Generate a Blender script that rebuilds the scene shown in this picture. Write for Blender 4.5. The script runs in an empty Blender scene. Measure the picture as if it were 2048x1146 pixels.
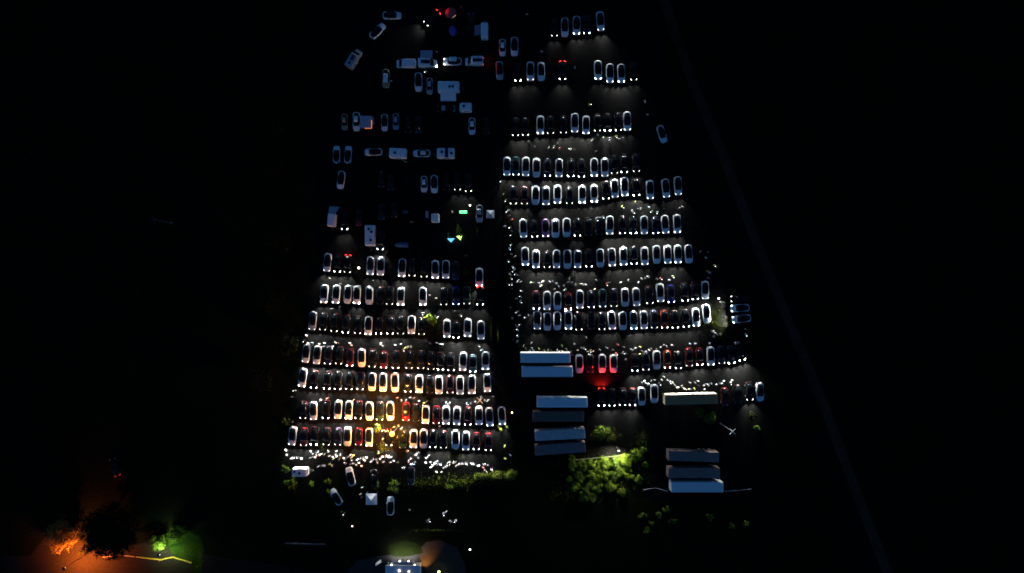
import bpy, math, random
from mathutils import Vector, Matrix

# ------------------------------------------------------------------ camera, sky, sun, exposure
R = math.radians
sc = bpy.context.scene
COL = sc.collection
H = 173.3                                   # drone height above the ground, metres
cam_d = bpy.data.cameras.new('camera')
cam_d.lens = 24.0
cam_d.sensor_width = 36.0
cam_d.clip_start = 0.5
cam_d.clip_end = 4000.0
cam = bpy.data.objects.new('camera', cam_d)
cam.location = (0, 0, H)
COL.objects.link(cam)
sc.camera = cam

world = bpy.data.worlds.new('World')
sc.world = world
world.use_nodes = True
wn, wl = world.node_tree.nodes, world.node_tree.links
wn.clear()
wo = wn.new('ShaderNodeOutputWorld')
wb = wn.new('ShaderNodeBackground')
wsky = wn.new('ShaderNodeTexSky')
wsky.sky_type = 'NISHITA'
wsky.sun_disc = False
wsky.sun_elevation = R(-1.5)
wsky.sun_rotation = R(200)
wsky.ozone_density = 3.0
wb.inputs['Strength'].default_value = 1.2
wmix = wn.new('ShaderNodeMix')
wmix.data_type = 'RGBA'
wmix.blend_type = 'MULTIPLY'
wmix.inputs[0].default_value = 1.0
wmix.inputs[7].default_value = (0.40, 0.92, 0.95, 1)
wl.new(wsky.outputs[0], wmix.inputs[6])
wl.new(wmix.outputs[2], wb.inputs[0])
wl.new(wb.outputs[0], wo.inputs[0])

sun_d = bpy.data.lights.new('sun', 'SUN')
sun_d.energy = 0.01
sun_d.angle = R(12)
sun_d.color = (0.75, 0.85, 1.0)
sun = bpy.data.objects.new('sun', sun_d)
sun.rotation_euler = (R(50), 0, R(200))
COL.objects.link(sun)

sc.view_settings.view_transform = 'Standard'
sc.view_settings.look = 'None'
sc.view_settings.exposure = 0.0
sc.view_settings.gamma = 1.0
sc.view_settings.use_curve_mapping = False
sc.cycles.use_denoising = True
sc.cycles.use_light_tree = True
sc.cycles.max_bounces = 4
sc.cycles.diffuse_bounces = 2
sc.cycles.glossy_bounces = 2
sc.cycles.transmission_bounces = 2
sc.cycles.sample_clamp_indirect = 3.0
sc.cycles.filter_width = 1.7

FPX = 24.0 / 36.0 * 2048.0


def P(px, py, z=0.0):
    """photo pixel -> place in the world, for a point z metres above the ground"""
    s = FPX / (H - z)
    return Vector(((px - 1024.0) / s, (573.0 - py) / s, z))


rng = random.Random(7)

# ------------------------------------------------------------------ materials
MATS = {}


def mat(name, color, rough=0.6, metal=0.0, coat=0.0, emit=None, strength=0.0, noise=0.0, nscale=6.0, spec=0.5,
        color2=None, bump=0.0):
    if name in MATS:
        return MATS[name]
    m = bpy.data.materials.new(name)
    m.use_nodes = True
    nt = m.node_tree
    b = nt.nodes['Principled BSDF']
    b.inputs['Base Color'].default_value = (*color, 1)
    b.inputs['Roughness'].default_value = rough
    b.inputs['Metallic'].default_value = metal
    b.inputs['Coat Weight'].default_value = coat
    b.inputs['Specular IOR Level'].default_value = spec
    if noise > 0 or color2:
        tc = nt.nodes.new('ShaderNodeTexCoord')
        nz = nt.nodes.new('ShaderNodeTexNoise')
        nz.inputs['Scale'].default_value = nscale
        nz.inputs['Detail'].default_value = 6
        nz.inputs['Roughness'].default_value = 0.65
        rp = nt.nodes.new('ShaderNodeValToRGB')
        c2 = color2 or tuple(c * (1 - noise) for c in color)
        rp.color_ramp.elements[0].position = 0.32
        rp.color_ramp.elements[0].color = (*c2, 1)
        rp.color_ramp.elements[1].position = 0.68
        rp.color_ramp.elements[1].color = (*color, 1)
        nt.links.new(tc.outputs['Object'], nz.inputs['Vector'])
        nt.links.new(nz.outputs['Fac'], rp.inputs[0])
        nt.links.new(rp.outputs[0], b.inputs['Base Color'])
        if bump > 0:
            bp = nt.nodes.new('ShaderNodeBump')
            bp.inputs['Strength'].default_value = bump
            nt.links.new(nz.outputs['Fac'], bp.inputs['Height'])
            nt.links.new(bp.outputs[0], b.inputs['Normal'])
    if emit:
        b.inputs['Emission Color'].default_value = (*emit, 1)
        b.inputs['Emission Strength'].default_value = strength
    MATS[name] = m
    return m


PAINT = {
    'W': mat('white_paint', (0.60, 0.61, 0.61), 0.4, coat=0.2, noise=0.06, nscale=1.5),
    'K': mat('black_paint', (0.003, 0.003, 0.0034), 0.4, coat=0.10, noise=0.3, nscale=2, spec=0.03),
    'D': mat('grey_paint', (0.006, 0.0062, 0.0066), 0.33, coat=0.2, noise=0.15, nscale=2, spec=0.05),
    'S': mat('silver_paint', (0.26, 0.28, 0.31), 0.35, 0.2, coat=0.4, noise=0.1, nscale=2),
    'R': mat('red_paint', (0.07, 0.003, 0.004), 0.3, coat=0.5, noise=0.1, nscale=2, spec=0.05),
    'O': mat('orange_red_paint', (0.22, 0.022, 0.006), 0.3, coat=0.5, noise=0.1, nscale=2, spec=0.05),
    'B': mat('blue_paint', (0.008, 0.014, 0.14), 0.3, coat=0.5, noise=0.1, nscale=2, spec=0.05),
    'N': mat('navy_paint', (0.007, 0.011, 0.033), 0.3, coat=0.5, noise=0.1, nscale=2, spec=0.05),
    'T': mat('teal_paint', (0.014, 0.06, 0.08), 0.3, coat=0.5, noise=0.1, nscale=2, spec=0.05),
    'P': mat('purple_paint', (0.24, 0.10, 0.27), 0.3, coat=0.5, noise=0.1, nscale=2),
    'G': mat('dark_green_paint', (0.007, 0.02, 0.012), 0.3, coat=0.5, noise=0.1, nscale=2, spec=0.05),
    'Y': mat('tan_paint', (0.30, 0.22, 0.10), 0.4, coat=0.3, noise=0.1, nscale=2),
}
PNAME = {'W': 'white', 'K': 'black', 'D': 'dark grey', 'S': 'silver', 'R': 'red', 'O': 'orange-red', 'B': 'bright blue',
         'N': 'navy', 'T': 'teal', 'P': 'purple', 'G': 'dark green', 'Y': 'tan'}
GLASS = mat('tinted_glass', (0.003, 0.004, 0.005), 0.10, spec=0.12)
TYRE = mat('tyre_rubber', (0.012, 0.012, 0.012), 0.85, noise=0.3)
RIM = mat('alloy_rim', (0.25, 0.25, 0.26), 0.35, 0.8)
PLASTIC = mat('black_plastic', (0.015, 0.015, 0.016), 0.6, noise=0.2)
HL_OFF = mat('headlight_glass', (0.35, 0.38, 0.42), 0.15, spec=0.6)
HL_LOW = mat('headlight_low', (0.8, 0.8, 0.8), 0.3, emit=(1.0, 0.97, 0.90), strength=15.0)
HL_HIGH = mat('headlight_high', (0.8, 0.8, 0.8), 0.3, emit=(1.0, 0.97, 0.88), strength=70.0)
HL_VAR = {'l': [HL_LOW] + [mat('headlight_low_%d' % i, (0.8, 0.8, 0.8), 0.3, emit=c, strength=k) for i, (c, k) in
                          enumerate((((1.0, 0.93, 0.8), 7.0), ((0.92, 0.97, 1.0), 20.0), ((1.0, 0.97, 0.9), 4.0)))],
          'h': [HL_HIGH, mat('headlight_high_warm', (0.8, 0.8, 0.8), 0.3, emit=(1.0, 0.93, 0.78), strength=45.0)], 'o': [HL_OFF]}
TL_DIM = mat('taillight_dim', (0.3, 0.02, 0.02), 0.3, emit=(1.0, 0.05, 0.02), strength=0.5)
TL_OFF = mat('taillight_glass', (0.14, 0.008, 0.008), 0.2)
TL_ON = mat('taillight_lit', (0.4, 0.02, 0.02), 0.3, emit=(1.0, 0.03, 0.015), strength=4.0)
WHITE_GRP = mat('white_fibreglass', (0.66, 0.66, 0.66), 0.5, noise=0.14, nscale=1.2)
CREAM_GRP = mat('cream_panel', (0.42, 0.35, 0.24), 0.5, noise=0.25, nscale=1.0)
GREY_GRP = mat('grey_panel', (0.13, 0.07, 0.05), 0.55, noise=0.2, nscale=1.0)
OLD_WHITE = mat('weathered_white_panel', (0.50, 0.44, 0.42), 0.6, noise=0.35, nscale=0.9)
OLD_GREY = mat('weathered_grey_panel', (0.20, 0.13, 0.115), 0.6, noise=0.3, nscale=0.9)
ALU = mat('aluminium', (0.4, 0.4, 0.42), 0.4, 0.7, noise=0.15)
SOLAR = mat('solar_cells', (0.008, 0.012, 0.035), 0.15)
AWN = mat('awning_cloth', (0.30, 0.31, 0.36), 0.9, noise=0.12, nscale=1.5)
AWN_DARK = mat('dark_awning_cloth', (0.13, 0.14, 0.19), 0.9, noise=0.15, nscale=1.5)
CANVAS = mat('white_canvas', (0.6, 0.6, 0.62), 0.9, noise=0.1, nscale=2)
RED_CANVAS = mat('red_canvas', (0.5, 0.05, 0.06), 0.9, noise=0.15, nscale=2)
BLUE_TARP = mat('blue_tarpaulin', (0.03, 0.09, 0.17), 0.7, noise=0.2, nscale=2)
STEEL = mat('galvanised_steel', (0.12, 0.12, 0.125), 0.6, 0.3, noise=0.15)
PURPLE_LIT_CANVAS = mat('purple_lit_canvas', (0.11, 0.06, 0.36), 0.85, noise=0.15, nscale=2)  # purple light on the tent, painted into the cloth colour


# ------------------------------------------------------------------ mesh builder
class MB:
    def __init__(s):
        s.v, s.f, s.m = [], [], []

    def add(s, verts, faces, mi=0):
        o = len(s.v)
        s.v += [tuple(v) for v in verts]
        s.f += [tuple(i + o for i in f) for f in faces]
        s.m += [mi] * len(faces)
        return s

    def box(s, x0, x1, y0, y1, z0, z1, mi=0, bev=0.0):
        if bev <= 0:
            v = [(x, y, z) for z in (z0, z1) for y in (y0, y1) for x in (x0, x1)]
            f = [(0, 2, 3, 1), (4, 5, 7, 6), (0, 1, 5, 4), (2, 6, 7, 3), (0, 4, 6, 2), (1, 3, 7, 5)]
            return s.add(v, f, mi)
        b = bev
        rings = []
        for z, k in ((z0, 0), (z1 - b, 0), (z1, b)):
            c = b
            rings.append([(x0 + k + c, y0 + k, z), (x1 - k - c, y0 + k, z), (x1 - k, y0 + k + c, z), (x1 - k, y1 - k - c, z),
                          (x1 - k - c, y1 - k, z), (x0 + k + c, y1 - k, z), (x0 + k, y1 - k - c, z), (x0 + k, y0 + k + c, z)])
        return s.rings(rings, mi)

    def rings(s, rings, mi=0, cap=True, closed=True):
        n = len(rings[0])
        v = [p for r in rings for p in r]
        f = []
        for a in range(len(rings) - 1):
            for i in range(n if closed else n - 1):
                j = (i + 1) % n
                f.append((a * n + i, a * n + j, (a + 1) * n + j, (a + 1) * n + i))
        if cap:
            f.append(tuple(range(n - 1, -1, -1)))
            f.append(tuple((len(rings) - 1) * n + i for i in range(n)))
        return s.add(v, f, mi)

    def loft(s, secs, mi=0, cap=True):
        """secs: list of (y, [(x,z), ...]) half profiles, mirrored in x"""
        rings = []
        for y, pr in secs:
            right = [(x, y, z) for x, z in pr]
            left = [(-x, y, z) for x, z in reversed(pr) if x > 1e-6]
            rings.append(right + left)
        return s.rings(rings, mi, cap)

    def tube(s, a, b, ra, rb=None, n=8, mi=0):
        a, b = Vector(a), Vector(b)
        rb = ra if rb is None else rb
        d = (b - a).normalized()
        u = d.orthogonal().normalized()
        w = d.cross(u)
        r0, r1 = [], []
        for i in range(n):
            t = 2 * math.pi * i / n
            e = u * math.cos(t) + w * math.sin(t)
            r0.append(a + e * ra)
            r1.append(b + e * rb)
        return s.rings([r0, r1], mi)

    def mesh(s, name, smooth=False):
        me = bpy.data.meshes.new(name)
        me.from_pydata(s.v, [], s.f)
        import bmesh
        bm = bmesh.new()
        bm.from_mesh(me)
        bmesh.ops.recalc_face_normals(bm, faces=bm.faces)
        bm.to_mesh(me)
        bm.free()
        if any(s.m):
            me.polygons.foreach_set('material_index', s.m)
        if smooth:
            me.polygons.foreach_set('use_smooth', [True] * len(me.polygons))
        me.update()
        return me


def slot(me, *ms):
    for m in ms:
        me.materials.append(m)
    return me


def ob(name, me, parent=None, loc=(0, 0, 0), rz=0.0, m=None):
    o = bpy.data.objects.new(name, me)
    COL.objects.link(o)
    o.location = loc
    o.rotation_euler = (0, 0, rz)
    if parent:
        o.parent = parent
    if m is not None:
        if not me.materials:
            me.materials.append(m)
        o.material_slots[0].link = 'OBJECT'
        o.material_slots[0].material = m
    return o


def thing(name, label, cat, loc, rz=0.0, group=None):
    o = bpy.data.objects.new(name, None)
    o.empty_display_size = 0.3
    COL.objects.link(o)
    o.location = loc
    o.rotation_euler = (0, 0, rz)
    o['label'] = label
    o['category'] = cat
    if group:
        o['group'] = group
    return o


def tag(o, label, cat, group=None):
    o['label'] = label
    o['category'] = cat
    if group:
        o['group'] = group
    return o


def lamp(name, kind, parent, loc, energy, color, size=0.1, spot=None, blend=1.0, aim=None):
    d = bpy.data.lights.get(name + '_d_' + str((kind, energy, color, size, spot)))
    if d is None:
        d = bpy.data.lights.new(name + '_d_' + str((kind, energy, color, size, spot)), kind)
        d.energy = energy
        d.color = color
        d.shadow_soft_size = size
        if kind == 'SPOT':
            d.spot_size = R(spot)
            d.spot_blend = blend
    o = bpy.data.objects.new(name, d)
    COL.objects.link(o)
    o.location = loc
    if parent:
        o.parent = parent
    if aim is not None:
        o.rotation_euler = Vector(aim).to_track_quat('-Z', 'Y').to_euler()
    return o


# ------------------------------------------------------------------ ground and paving
def ground_mat(name, c_dark, c_lite, scale, streak=0.0, big=None, bump=0.03):
    m = bpy.data.materials.new(name)
    m.use_nodes = True
    nt = m.node_tree
    b = nt.nodes['Principled BSDF']
    b.inputs['Roughness'].default_value = 0.95
    b.inputs['Specular IOR Level'].default_value = 0.0
    tc = nt.nodes.new('ShaderNodeTexCoord')
    n1 = nt.nodes.new('ShaderNodeTexNoise')
    n1.inputs['Scale'].default_value = scale
    n1.inputs['Detail'].default_value = 8
    n1.inputs['Roughness'].default_value = 0.7
    mp = nt.nodes.new('ShaderNodeMapping')
    mp.inputs['Scale'].default_value = (1.0, 1.0 - 0.93 * streak, 1.0)
    n2 = nt.nodes.new('ShaderNodeTexNoise')
    n2.inputs['Scale'].default_value = 0.35 if streak else 0.06
    n2.inputs['Detail'].default_value = 5
    nt.links.new(tc.outputs['Object'], n1.inputs['Vector'])
    nt.links.new(tc.outputs['Object'], mp.inputs['Vector'])
    nt.links.new(mp.outputs[0], n2.inputs['Vector'])
    ad = nt.nodes.new('ShaderNodeMath')
    ad.operation = 'MULTIPLY_ADD'
    ad.inputs[1].default_value = 0.55
    nt.links.new(n1.outputs['Fac'], ad.inputs[0])
    ml = nt.nodes.new('ShaderNodeMath')
    ml.operation = 'MULTIPLY'
    ml.inputs[1].default_value = 0.45
    nt.links.new(n2.outputs['Fac'], ml.inputs[0])
    nt.links.new(ml.outputs[0], ad.inputs[2])
    rp = nt.nodes.new('ShaderNodeValToRGB')
    rp.color_ramp.elements[0].position = 0.36
    rp.color_ramp.elements[0].color = (*c_dark, 1)
    rp.color_ramp.elements[1].position = 0.64
    rp.color_ramp.elements[1].color = (*c_lite, 1)
    nt.links.new(ad.outputs[0], rp.inputs[0])
    nt.links.new(rp.outputs[0], b.inputs['Base Color'])
    bp = nt.nodes.new('ShaderNodeBump')
    bp.inputs['Strength'].default_value = bump
    bp.inputs['Distance'].default_value = 0.05
    nt.links.new(n1.outputs['Fac'], bp.inputs['Height'])
    nt.links.new(bp.outputs[0], b.inputs['Normal'])
    return m


M_FIELD = ground_mat('night_field_grass', (0.002, 0.003, 0.0016), (0.006, 0.008, 0.004), 1.2)
M_LOT = ground_mat('dark_gravel', (0.0022, 0.0022, 0.0022), (0.0066, 0.0065, 0.0064), 2.2, streak=1.0)
M_PATH = ground_mat('dark_earth_path', (0.0015, 0.0015, 0.0015), (0.004, 0.0038, 0.0036), 2.0)
M_ASPH = ground_mat('asphalt', (0.007, 0.0064, 0.006), (0.015, 0.014, 0.013), 1.6)
M_LAWN = ground_mat('lawn', (0.004, 0.006, 0.0016), (0.010, 0.0155, 0.004), 1.6)
M_YARD = ground_mat('pale_paving', (0.018, 0.018, 0.018), (0.036, 0.035, 0.034), 1.2)
M_LAWN2 = ground_mat('green_lawn', (0.004, 0.010, 0.0015), (0.014, 0.030, 0.005), 0.5)
M_CONC = ground_mat('worn_concrete', (0.010, 0.006, 0.004), (0.050, 0.030, 0.020), 0.22)


def sheet(name, pts, z, m, kind='structure'):
    me = bpy.data.meshes.new(name)
    v = [(*P(x, y).to_2d(), z) for x, y in pts]
    me.from_pydata(v, [], [tuple(range(len(v)))])
    me.update()
    if me.polygons[0].normal.z < 0:
        me.flip_normals()
    me.materials.append(m)
    o = ob(name, me)
    o['kind'] = kind
    return o


gm = bpy.data.meshes.new('ground')
gm.from_pydata([(-1500, -1500, 0), (1500, -1500, 0), (1500, 1500, 0), (-1500, 1500, 0)], [], [(0, 1, 2, 3)])
gm.materials.append(M_FIELD)
ob('ground', gm)['kind'] = 'structure'
sheet('car_park_caravan_side', [(640, -60), (985, -60), (1004, 250), (1004, 620), (1012, 780), (1030, 905), (1015, 958), (560, 958),
                                (592, 780), (618, 560), (632, 300)], 0.004, M_LOT)
sheet('car_park_trailer_side', [(990, -60), (1290, -60), (1330, 150), (1405, 420), (1470, 600), (1545, 830), (1520, 1000), (1290, 1000),
                                (1275, 905), (1060, 925), (1036, 790), (1032, 620), (1022, 250)], 0.004, M_LOT)
sheet('footpath', [(988, -60), (1004, -60), (1022, 250), (1032, 620), (1036, 790), (1050, 925), (1026, 925), (1012, 780), (1004, 620),
                   (1004, 250)], 0.008, M_PATH)
TRACK = [(1300, -80), (1328, 0), (1381, 155), (1442, 300), (1511, 480), (1576, 640), (1648, 810), (1703, 960), (1800, 1210)]
sheet('farm_track', [(x - 10, y) for x, y in TRACK] + [(x + 10, y) for x, y in reversed(TRACK)], 0.004, M_CONC)
sheet('street', [(-900, 1128), (60, 1112), (92, 1072), (150, 1066), (176, 1098), (240, 1102), (270, 1088), (335, 1080), (425, 1112), (900, 1180), (900, 1300), (-900, 1300)], 0.004, M_ASPH)
sheet('lawn', [(330, 1072), (342, 1056), (360, 1050), (384, 1066), (402, 1074), (408, 1100), (402, 1150), (388, 1148), (384, 1127), (366, 1119), (347, 1111), (338, 1096)], 0.012, M_LAWN2)
sheet('yard', [(690, 1150), (712, 1122), (760, 1112), (800, 1108), (838, 1100), (852, 1084), (880, 1080), (915, 1096), (930, 1130), (940, 1230), (690, 1230)], 0.006, M_YARD)
sheet('lawn', [(776, 1092), (790, 1084), (812, 1081), (832, 1085), (842, 1094), (846, 1106), (820, 1112), (792, 1114), (779, 1108)], 0.008, M_LAWN)

# ------------------------------------------------------------------ cars
CL, CW = 4.70, 0.93


def car_body(boot=False):
    secs = []
    #        y     w     zb    zc
    prof = [(2.36, 0.46, 0.55, 0.56), (2.32, 0.62, 0.60, 0.63), (2.20, 0.78, 0.66, 0.70), (1.95, 0.87, 0.72, 0.79),
            (1.50, 0.92, 0.79, 0.89), (1.00, 0.93, 0.86, 0.96), (0.3, 0.94, 0.91, 1.00), (-0.6, 0.94, 0.95, 1.02),
            (-1.3, 0.94, 0.99, 1.04), (-1.8, 0.92, 1.01, 1.06), (-2.1, 0.85, 0.99, 1.05), (-2.26, 0.74, 0.93, 0.99),
            (-2.35, 0.54, 0.84, 0.88)]
    for y, w, zb, zc in prof:
        lo = 0.24 if abs(y) < 2.0 else 0.32
        secs.append((y, [(0, lo), (w * 0.9, lo), (w, 0.45), (w, zb - 0.20), (w * 0.975, zb - 0.08), (w * 0.89, zb + 0.0), (w * 0.45, zc - 0.015), (0, zc)]))
    return MB().loft(secs).mesh('body', True)


def car_canopy(boot=False):
    secs = []
    #        y    wbase zbase wtop ztop
    if boot:
        prof = [(1.16, 0.68, 0.88, 0.62, 0.93), (0.80, 0.80, 0.90, 0.68, 1.11), (0.25, 0.86, 0.92, 0.65, 1.36), (-0.35, 0.87, 0.94, 0.64, 1.43),
                (-0.9, 0.86, 0.96, 0.63, 1.41), (-1.4, 0.77, 0.98, 0.53, 1.25), (-1.9, 0.60, 1.0, 0.46, 1.09)]
    else:
        prof = [(1.18, 0.68, 0.88, 0.62, 0.94), (0.80, 0.81, 0.90, 0.68, 1.15), (0.25, 0.87, 0.92, 0.66, 1.46), (-0.35, 0.88, 0.94, 0.65, 1.58),
                (-0.95, 0.87, 0.96, 0.63, 1.56), (-1.5, 0.76, 0.98, 0.50, 1.37), (-1.95, 0.56, 1.0, 0.42, 1.17), (-2.12, 0.44, 0.98, 0.32, 1.075)]
    for y, wb_, zb, wt, zt in prof:
        secs.append((y, [(0, zb - 0.08), (wb_, zb - 0.06), (wb_ * 0.5 + wt * 0.5 + 0.02, (zb + zt) / 2), (wt, zt - 0.035), (wt * 0.7, zt - 0.008), (0, zt)]))
    return MB().loft(secs).mesh('glass_canopy', True)


def car_roof():
    secs = []
    for y, w, z in [(0.30, 0.50, 1.435), (-0.2, 0.52, 1.57), (-0.75, 0.52, 1.59), (-1.2, 0.49, 1.50)]:
        secs.append((y, [(0, z), (w * 0.8, z - 0.005), (w, z - 0.02), (w, z + 0.005), (w * 0.8, z + 0.03), (0, z + 0.04)]))
    return MB().loft(secs).mesh('roof_panel', True)


def wheel_mesh():
    mb = MB()
    n = 14
    r = [[(x, rr * math.cos(2 * math.pi * i / n), rr * math.sin(2 * math.pi * i / n)) for i in range(n)]
         for x, rr in ((-0.11, 0.20), (-0.11, 0.31), (-0.09, 0.335), (0.09, 0.335), (0.11, 0.31), (0.11, 0.20))]
    return mb.rings(r).mesh('wheel', True)


def rim_mesh():
    mb = MB()
    n = 10
    mb.rings([[(x, rr * math.cos(2 * math.pi * i / n), rr * math.sin(2 * math.pi * i / n)) for i in range(n)] for x, rr in ((-0.115, 0.2), (0.115, 0.2))])
    return mb.mesh('rim')


def lens_mesh(side, dx=0.0):
    # wraps the front corner, swept back along the bonnet edge
    s = side
    bot = [(0.56, 2.25), (0.68, 2.20), (0.80, 2.05), (0.83, 1.93), (0.74, 2.00), (0.63, 2.10)]
    r0 = [(s * x, y, 0.58) for x, y in bot]
    r1 = [(s * x * 0.985, y - 0.005, 0.735 + (2.3 - y) * 0.09) for x, y in bot]
    return MB().rings([r0, r1]).mesh('headlight')


def tail_mesh(side):
    s = side
    bot = [(0.34, -2.37), (0.62, -2.31), (0.80, -2.20), (0.84, -2.00), (0.76, -2.04), (0.56, -2.20), (0.34, -2.28)]
    return MB().rings([[(s * x * 1.02, y - 0.015, 0.80) for x, y in bot], [(s * x * 0.99, y - 0.01, 0.985) for x, y in bot]]).mesh('taillight')


def mirror_mesh(side):
    s = side
    return MB().box(min(s * 0.90, s * 1.06), max(s * 0.90, s * 1.06), 0.72, 0.84, 0.90, 1.02, bev=0.03).mesh('wing_mirror')


ME = dict(body=car_body(), can=car_canopy(), can_b=car_canopy(True), roof=car_roof(), wheel=wheel_mesh(), rim=rim_mesh(),
          hl=[lens_mesh(-1), lens_mesh(1)], tl=[tail_mesh(-1), tail_mesh(1)], mir=[mirror_mesh(-1), mirror_mesh(1)])
slot(ME['can'], GLASS), slot(ME['can_b'], GLASS), slot(ME['wheel'], TYRE), slot(ME['rim'], RIM)

BEAM = {'l': 4500.0, 'h': 8500.0}
BEAM_COL = (0.96, 1.0, 0.93)


def car(px, fy, code, tilt, label, group=None, heading='S', roof=False, boot=False, centre=False, scale=1.0, name='car', beam=None, cat='car'):
    """px, fy: pixel of the car's front end (or its middle) ; code: paint + lights"""
    paint, lit = code[0], code[1]
    base = {'S': 180.0, 'N': 0.0, 'E': -90.0, 'W': 90.0}[heading]
    th = R(base + tilt)
    fwd = Vector((-math.sin(th), math.cos(th), 0))
    p = P(px, fy, 0.7)
    p.z = 0.006
    if not centre:
        p = p - fwd * (CL / 2 * scale)
    t = thing(name, label, cat, p, th, group)
    t.scale = (scale,) * 3
    ob('body', ME['body'], t, m=PAINT[paint])
    ob('glass_canopy', ME['can_b'] if boot else ME['can'], t)
    if roof:
        ob('roof_panel', ME['roof'], t, m=PAINT[paint])
    hlm = rng.choice(HL_VAR[lit])
    vary = rng.choice((0.35, 0.6, 0.85, 1.15, 1.5)) if beam is None else 1.0
    for sx in (-1, 1):
        for wy in (1.42, -1.42):
            w = ob('wheel', ME['wheel'], t, (sx * 0.835, wy, 0.335))
            ob('rim', ME['rim'], w)
        k = 0 if sx < 0 else 1
        ob('wing_mirror', ME['mir'][k], t, m=PAINT[paint])
        hl = ob('headlight', ME['hl'][k], t, m=hlm)
        tlit = len(code) > 2
        tl = ob('taillight', ME['tl'][k], t, m=(TL_DIM if code[2] == 'd' else TL_ON) if tlit else TL_OFF)
        if lit != 'o':
            e = round(BEAM[lit] * vary) if beam is None else beam
            lamp('headlight_beam', 'SPOT', hl, (sx * 0.66, 2.40, 0.68), e, BEAM_COL, 0.10, 86, 1.0, aim=(sx * 0.08, 1, 0.07))
        if tlit:
            e = {'b': 5500.0, 'd': 60.0}.get(code[2], 60.0)
            lamp('taillight_glow', 'SPOT', tl, (sx * 0.62, -2.42, 0.86), e, (1.0, 0.02, 0.01), 0.10, 150, 1.0, aim=(0, -1, -0.25))
    return t


ORD = ['first', 'second', 'third', 'fourth', 'fifth', 'sixth', 'seventh', 'eighth', 'ninth', 'tenth', 'eleventh', 'twelfth', 'thirteenth',
       'fourteenth', 'fifteenth', 'sixteenth', 'seventeenth', 'eighteenth', 'nineteenth', 'twentieth']
LIT = {'o': 'lights off', 'l': 'headlights on', 'h': 'blazing headlights'}

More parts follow.
